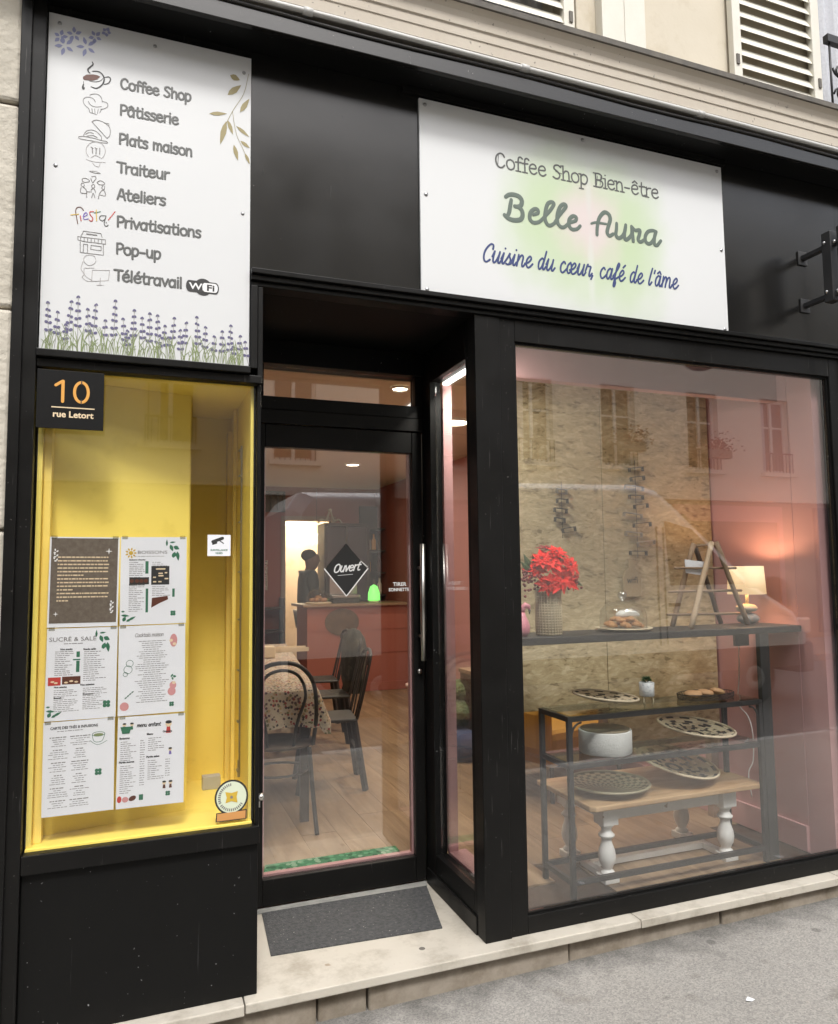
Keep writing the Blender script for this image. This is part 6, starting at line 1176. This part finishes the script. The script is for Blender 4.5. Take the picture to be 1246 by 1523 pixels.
for c in cx_list:
    for ri, (z0, z1) in enumerate(fl_rows):
        o = wb(MB().box(c - .419, c - .36, YF - .2, YF - .14, z0, z1).box(c + .36, c + .419, YF - .2, YF - .14, z0, z1).box(c - .36, c + .36, YF - .2, YF - .14, z0, z0 + .08).box(c - .36, c + .36, YF - .2, YF - .14, z1 - .06, z1).box(c - .035, c + .035, YF - .2, YF - .13, z0 + .08, z1 - .06).box(c - .36, c + .36, YF - .19, YF - .15, z0 + 1.05, z0 + 1.09), 'window', M['pvc'], ob_)
        Bx(c - .36, c + .36, YF - .185, YF - .175, z0 + .08, z1 - .06).build('pane', M['room'], o)
        if cx_list.index(c) % 3 == 0: Bx(c - .34, c - .16, YF - .173, YF - .170, z0 + .09, z1 - .07).build('curtain', M['curtain'], o)
        wb(Bx(c - .5, c + .5, YF, YF + .12, z0 - .09, z0 - .005), 'sill', M['oppwall'], ob_)
        g_ = MB(); g_.box(c - .40, c + .40, YF + .06, YF + .09, z0 + .42, z0 + .45)
        for i in range(9): g_.box(c - .40 + i * .098, c - .385 + i * .098, YF + .065, YF + .08, z0 - .01, z0 + .42)
        wb(g_, 'railing', M['iron'], ob_)
for nx_, (c, z0) in enumerate(((9.45, 4.0), (11.7, 3.95), (5.2, 4.0))):
    t = thing('window_box', ('potted plant on the railing of the second opposite window', 'trailing red geranium on the third opposite window', 'potted plant on the opposite window nearest the van')[nx_], 'window box', (c, YF + .22, z0)); Bx(-.28, .28, -.09, .09, 0, .18).build('box', M['plinth'], t)
    q = MB()
    for i in range(230):
        p = Vector((fb.gauss(0, .2), fb.gauss(0, .09), .26 + fb.gauss(0, .11))); d = Vector((fb.uniform(-1, 1), fb.uniform(-1, 1), fb.uniform(-.5, 1))).normalized() * .06; u = d.orthogonal().normalized() * .025; q.add([p, p + d * .5 + u, p + d, p + d * .5 - u], [(0, 1, 2, 3)])
    q.build('foliage', M['geran'], t, stuff=True)
# van parked across the street, front towards the right
vn = thing('parked_van', 'white high roof delivery van parked across the street', 'van', (4.8, -5.5, -.13))
def hull(name, m, prof, y0, y1, inset=.0, par=vn):
    """side profile swept over the width, the upper part leaning in"""
    q = MB(); n = len(prof); rows = [(y0, 0), (y0 + .10, 1), (y1 - .10, 1), (y1, 0)]
    vs = []
    for y, g_ in rows:
        for x, z in prof:
            k = max(0, (z - 1.2)) * .09; yy = y + (k if y < (y0 + y1) / 2 else -k)
            cz = 1.35; sc2 = 1.0 if g_ else .945; vs.append((x * sc2 + (1 - sc2) * 4.8 * 0, yy, cz + (z - cz) * sc2))
    fs = [(r * n + i, r * n + (i + 1) % n, (r + 1) * n + (i + 1) % n, (r + 1) * n + i) for r in range(3) for i in range(n)] + [tuple(range(n)), tuple(range(3 * n, 4 * n))]
    return q.add(vs, fs).build(name, m, par, .03)
prof = [(-3.25, .45), (-3.28, 1.2), (-3.2, 2.45), (-3.05, 2.66), (.85, 2.72), (1.15, 2.66), (1.45, 2.42), (2.25, 1.72), (2.5, 1.48), (3.15, 1.12), (3.35, .85), (3.36, .45)]
body = hull('body', M['van'], prof, -1.0, 1.0)
Ys = 1.0
for s_, (a, b) in ((1, (0, 0)),):
    wside = [(1.15, 1.50), (2.28, 1.50), (1.55, 2.18), (1.15, 2.28)]
q = MB(); yy = lambda z: 1.0 - max(0, z - 1.2) * .09 + .006
q.add([(x, yy(z), z) for x, z in wside] + [(x, yy(z) - .03, z) for x, z in wside], [(0, 1, 2, 3), (7, 6, 5, 4)] + [(i, (i + 1) % 4, (i + 1) % 4 + 4, i + 4) for i in range(4)]); q.build('door_window', M['van_glass'], vn)
q = MB(); q.add([(x, -yy(z), z) for x, z in wside] + [(x, -yy(z) + .03, z) for x, z in wside], [(0, 1, 2, 3), (7, 6, 5, 4)] + [(i, (i + 1) % 4, (i + 1) % 4 + 4, i + 4) for i in range(4)]); q.build('door_window', M['van_glass'], vn)
q = MB(); q.add([(1.53, -.80, 2.365), (1.53, .80, 2.365), (2.36, .88, 1.64), (2.36, -.88, 1.64)], [(0, 1, 2, 3)]); q.v = [(x + .012, y, z + .012) for x, y, z in q.v]; q.build('windscreen', M['van_glass'], vn)
MB().box(-3.2, 3.3, .945, 1.01, .45, .72).box(-3.2, 3.3, -1.01, -.945, .45, .72).build('side_moulding', M['plastic'], vn, .01); MB().box(3.15, 3.42, -.95, .95, .35, .75).build('bumper', M['plastic'], vn, .04)
MB().box(-1.0, -.985, .99, 1.004, .8, 2.2).box(.95, .962, .985, 1.003, .8, 2.2).box(1.05, 1.062, .985, 1.003, .8, 2.2).build('door_seam', M['plastic'], vn)
MB().box(2.25, 2.37, 1.0, 1.18, 1.45, 1.75).build('mirror', M['plastic'], vn, .03); MB().box(1.1, 1.25, .985, 1.02, 1.25, 1.29).build('door_handle', M['plastic'], vn)
for sy_ in (-1, 1):
    o = MB().box(3.18, 3.37, sy_ * .85 - .12, sy_ * .85 + .12, .85, 1.05).build('headlight', M['lampglass'], vn, .03)
    for x in (-2.1, 2.35):
        w = MB().lathe([(.20, -.11), (.33, -.10), (.345, -.05), (.345, .05), (.33, .10), (.20, .11)], 32).build('wheel', M['tyre'], vn); w.location = (x, sy_ * .90, .345); w.rotation_euler = (R(90), 0, 0)
        r_ = MB().lathe([(.20, -.10), (.12, -.115), (.05, -.12), (.05, .12), (.12, .115), (.20, .10)], 24).build('rim', M['hub'], w)
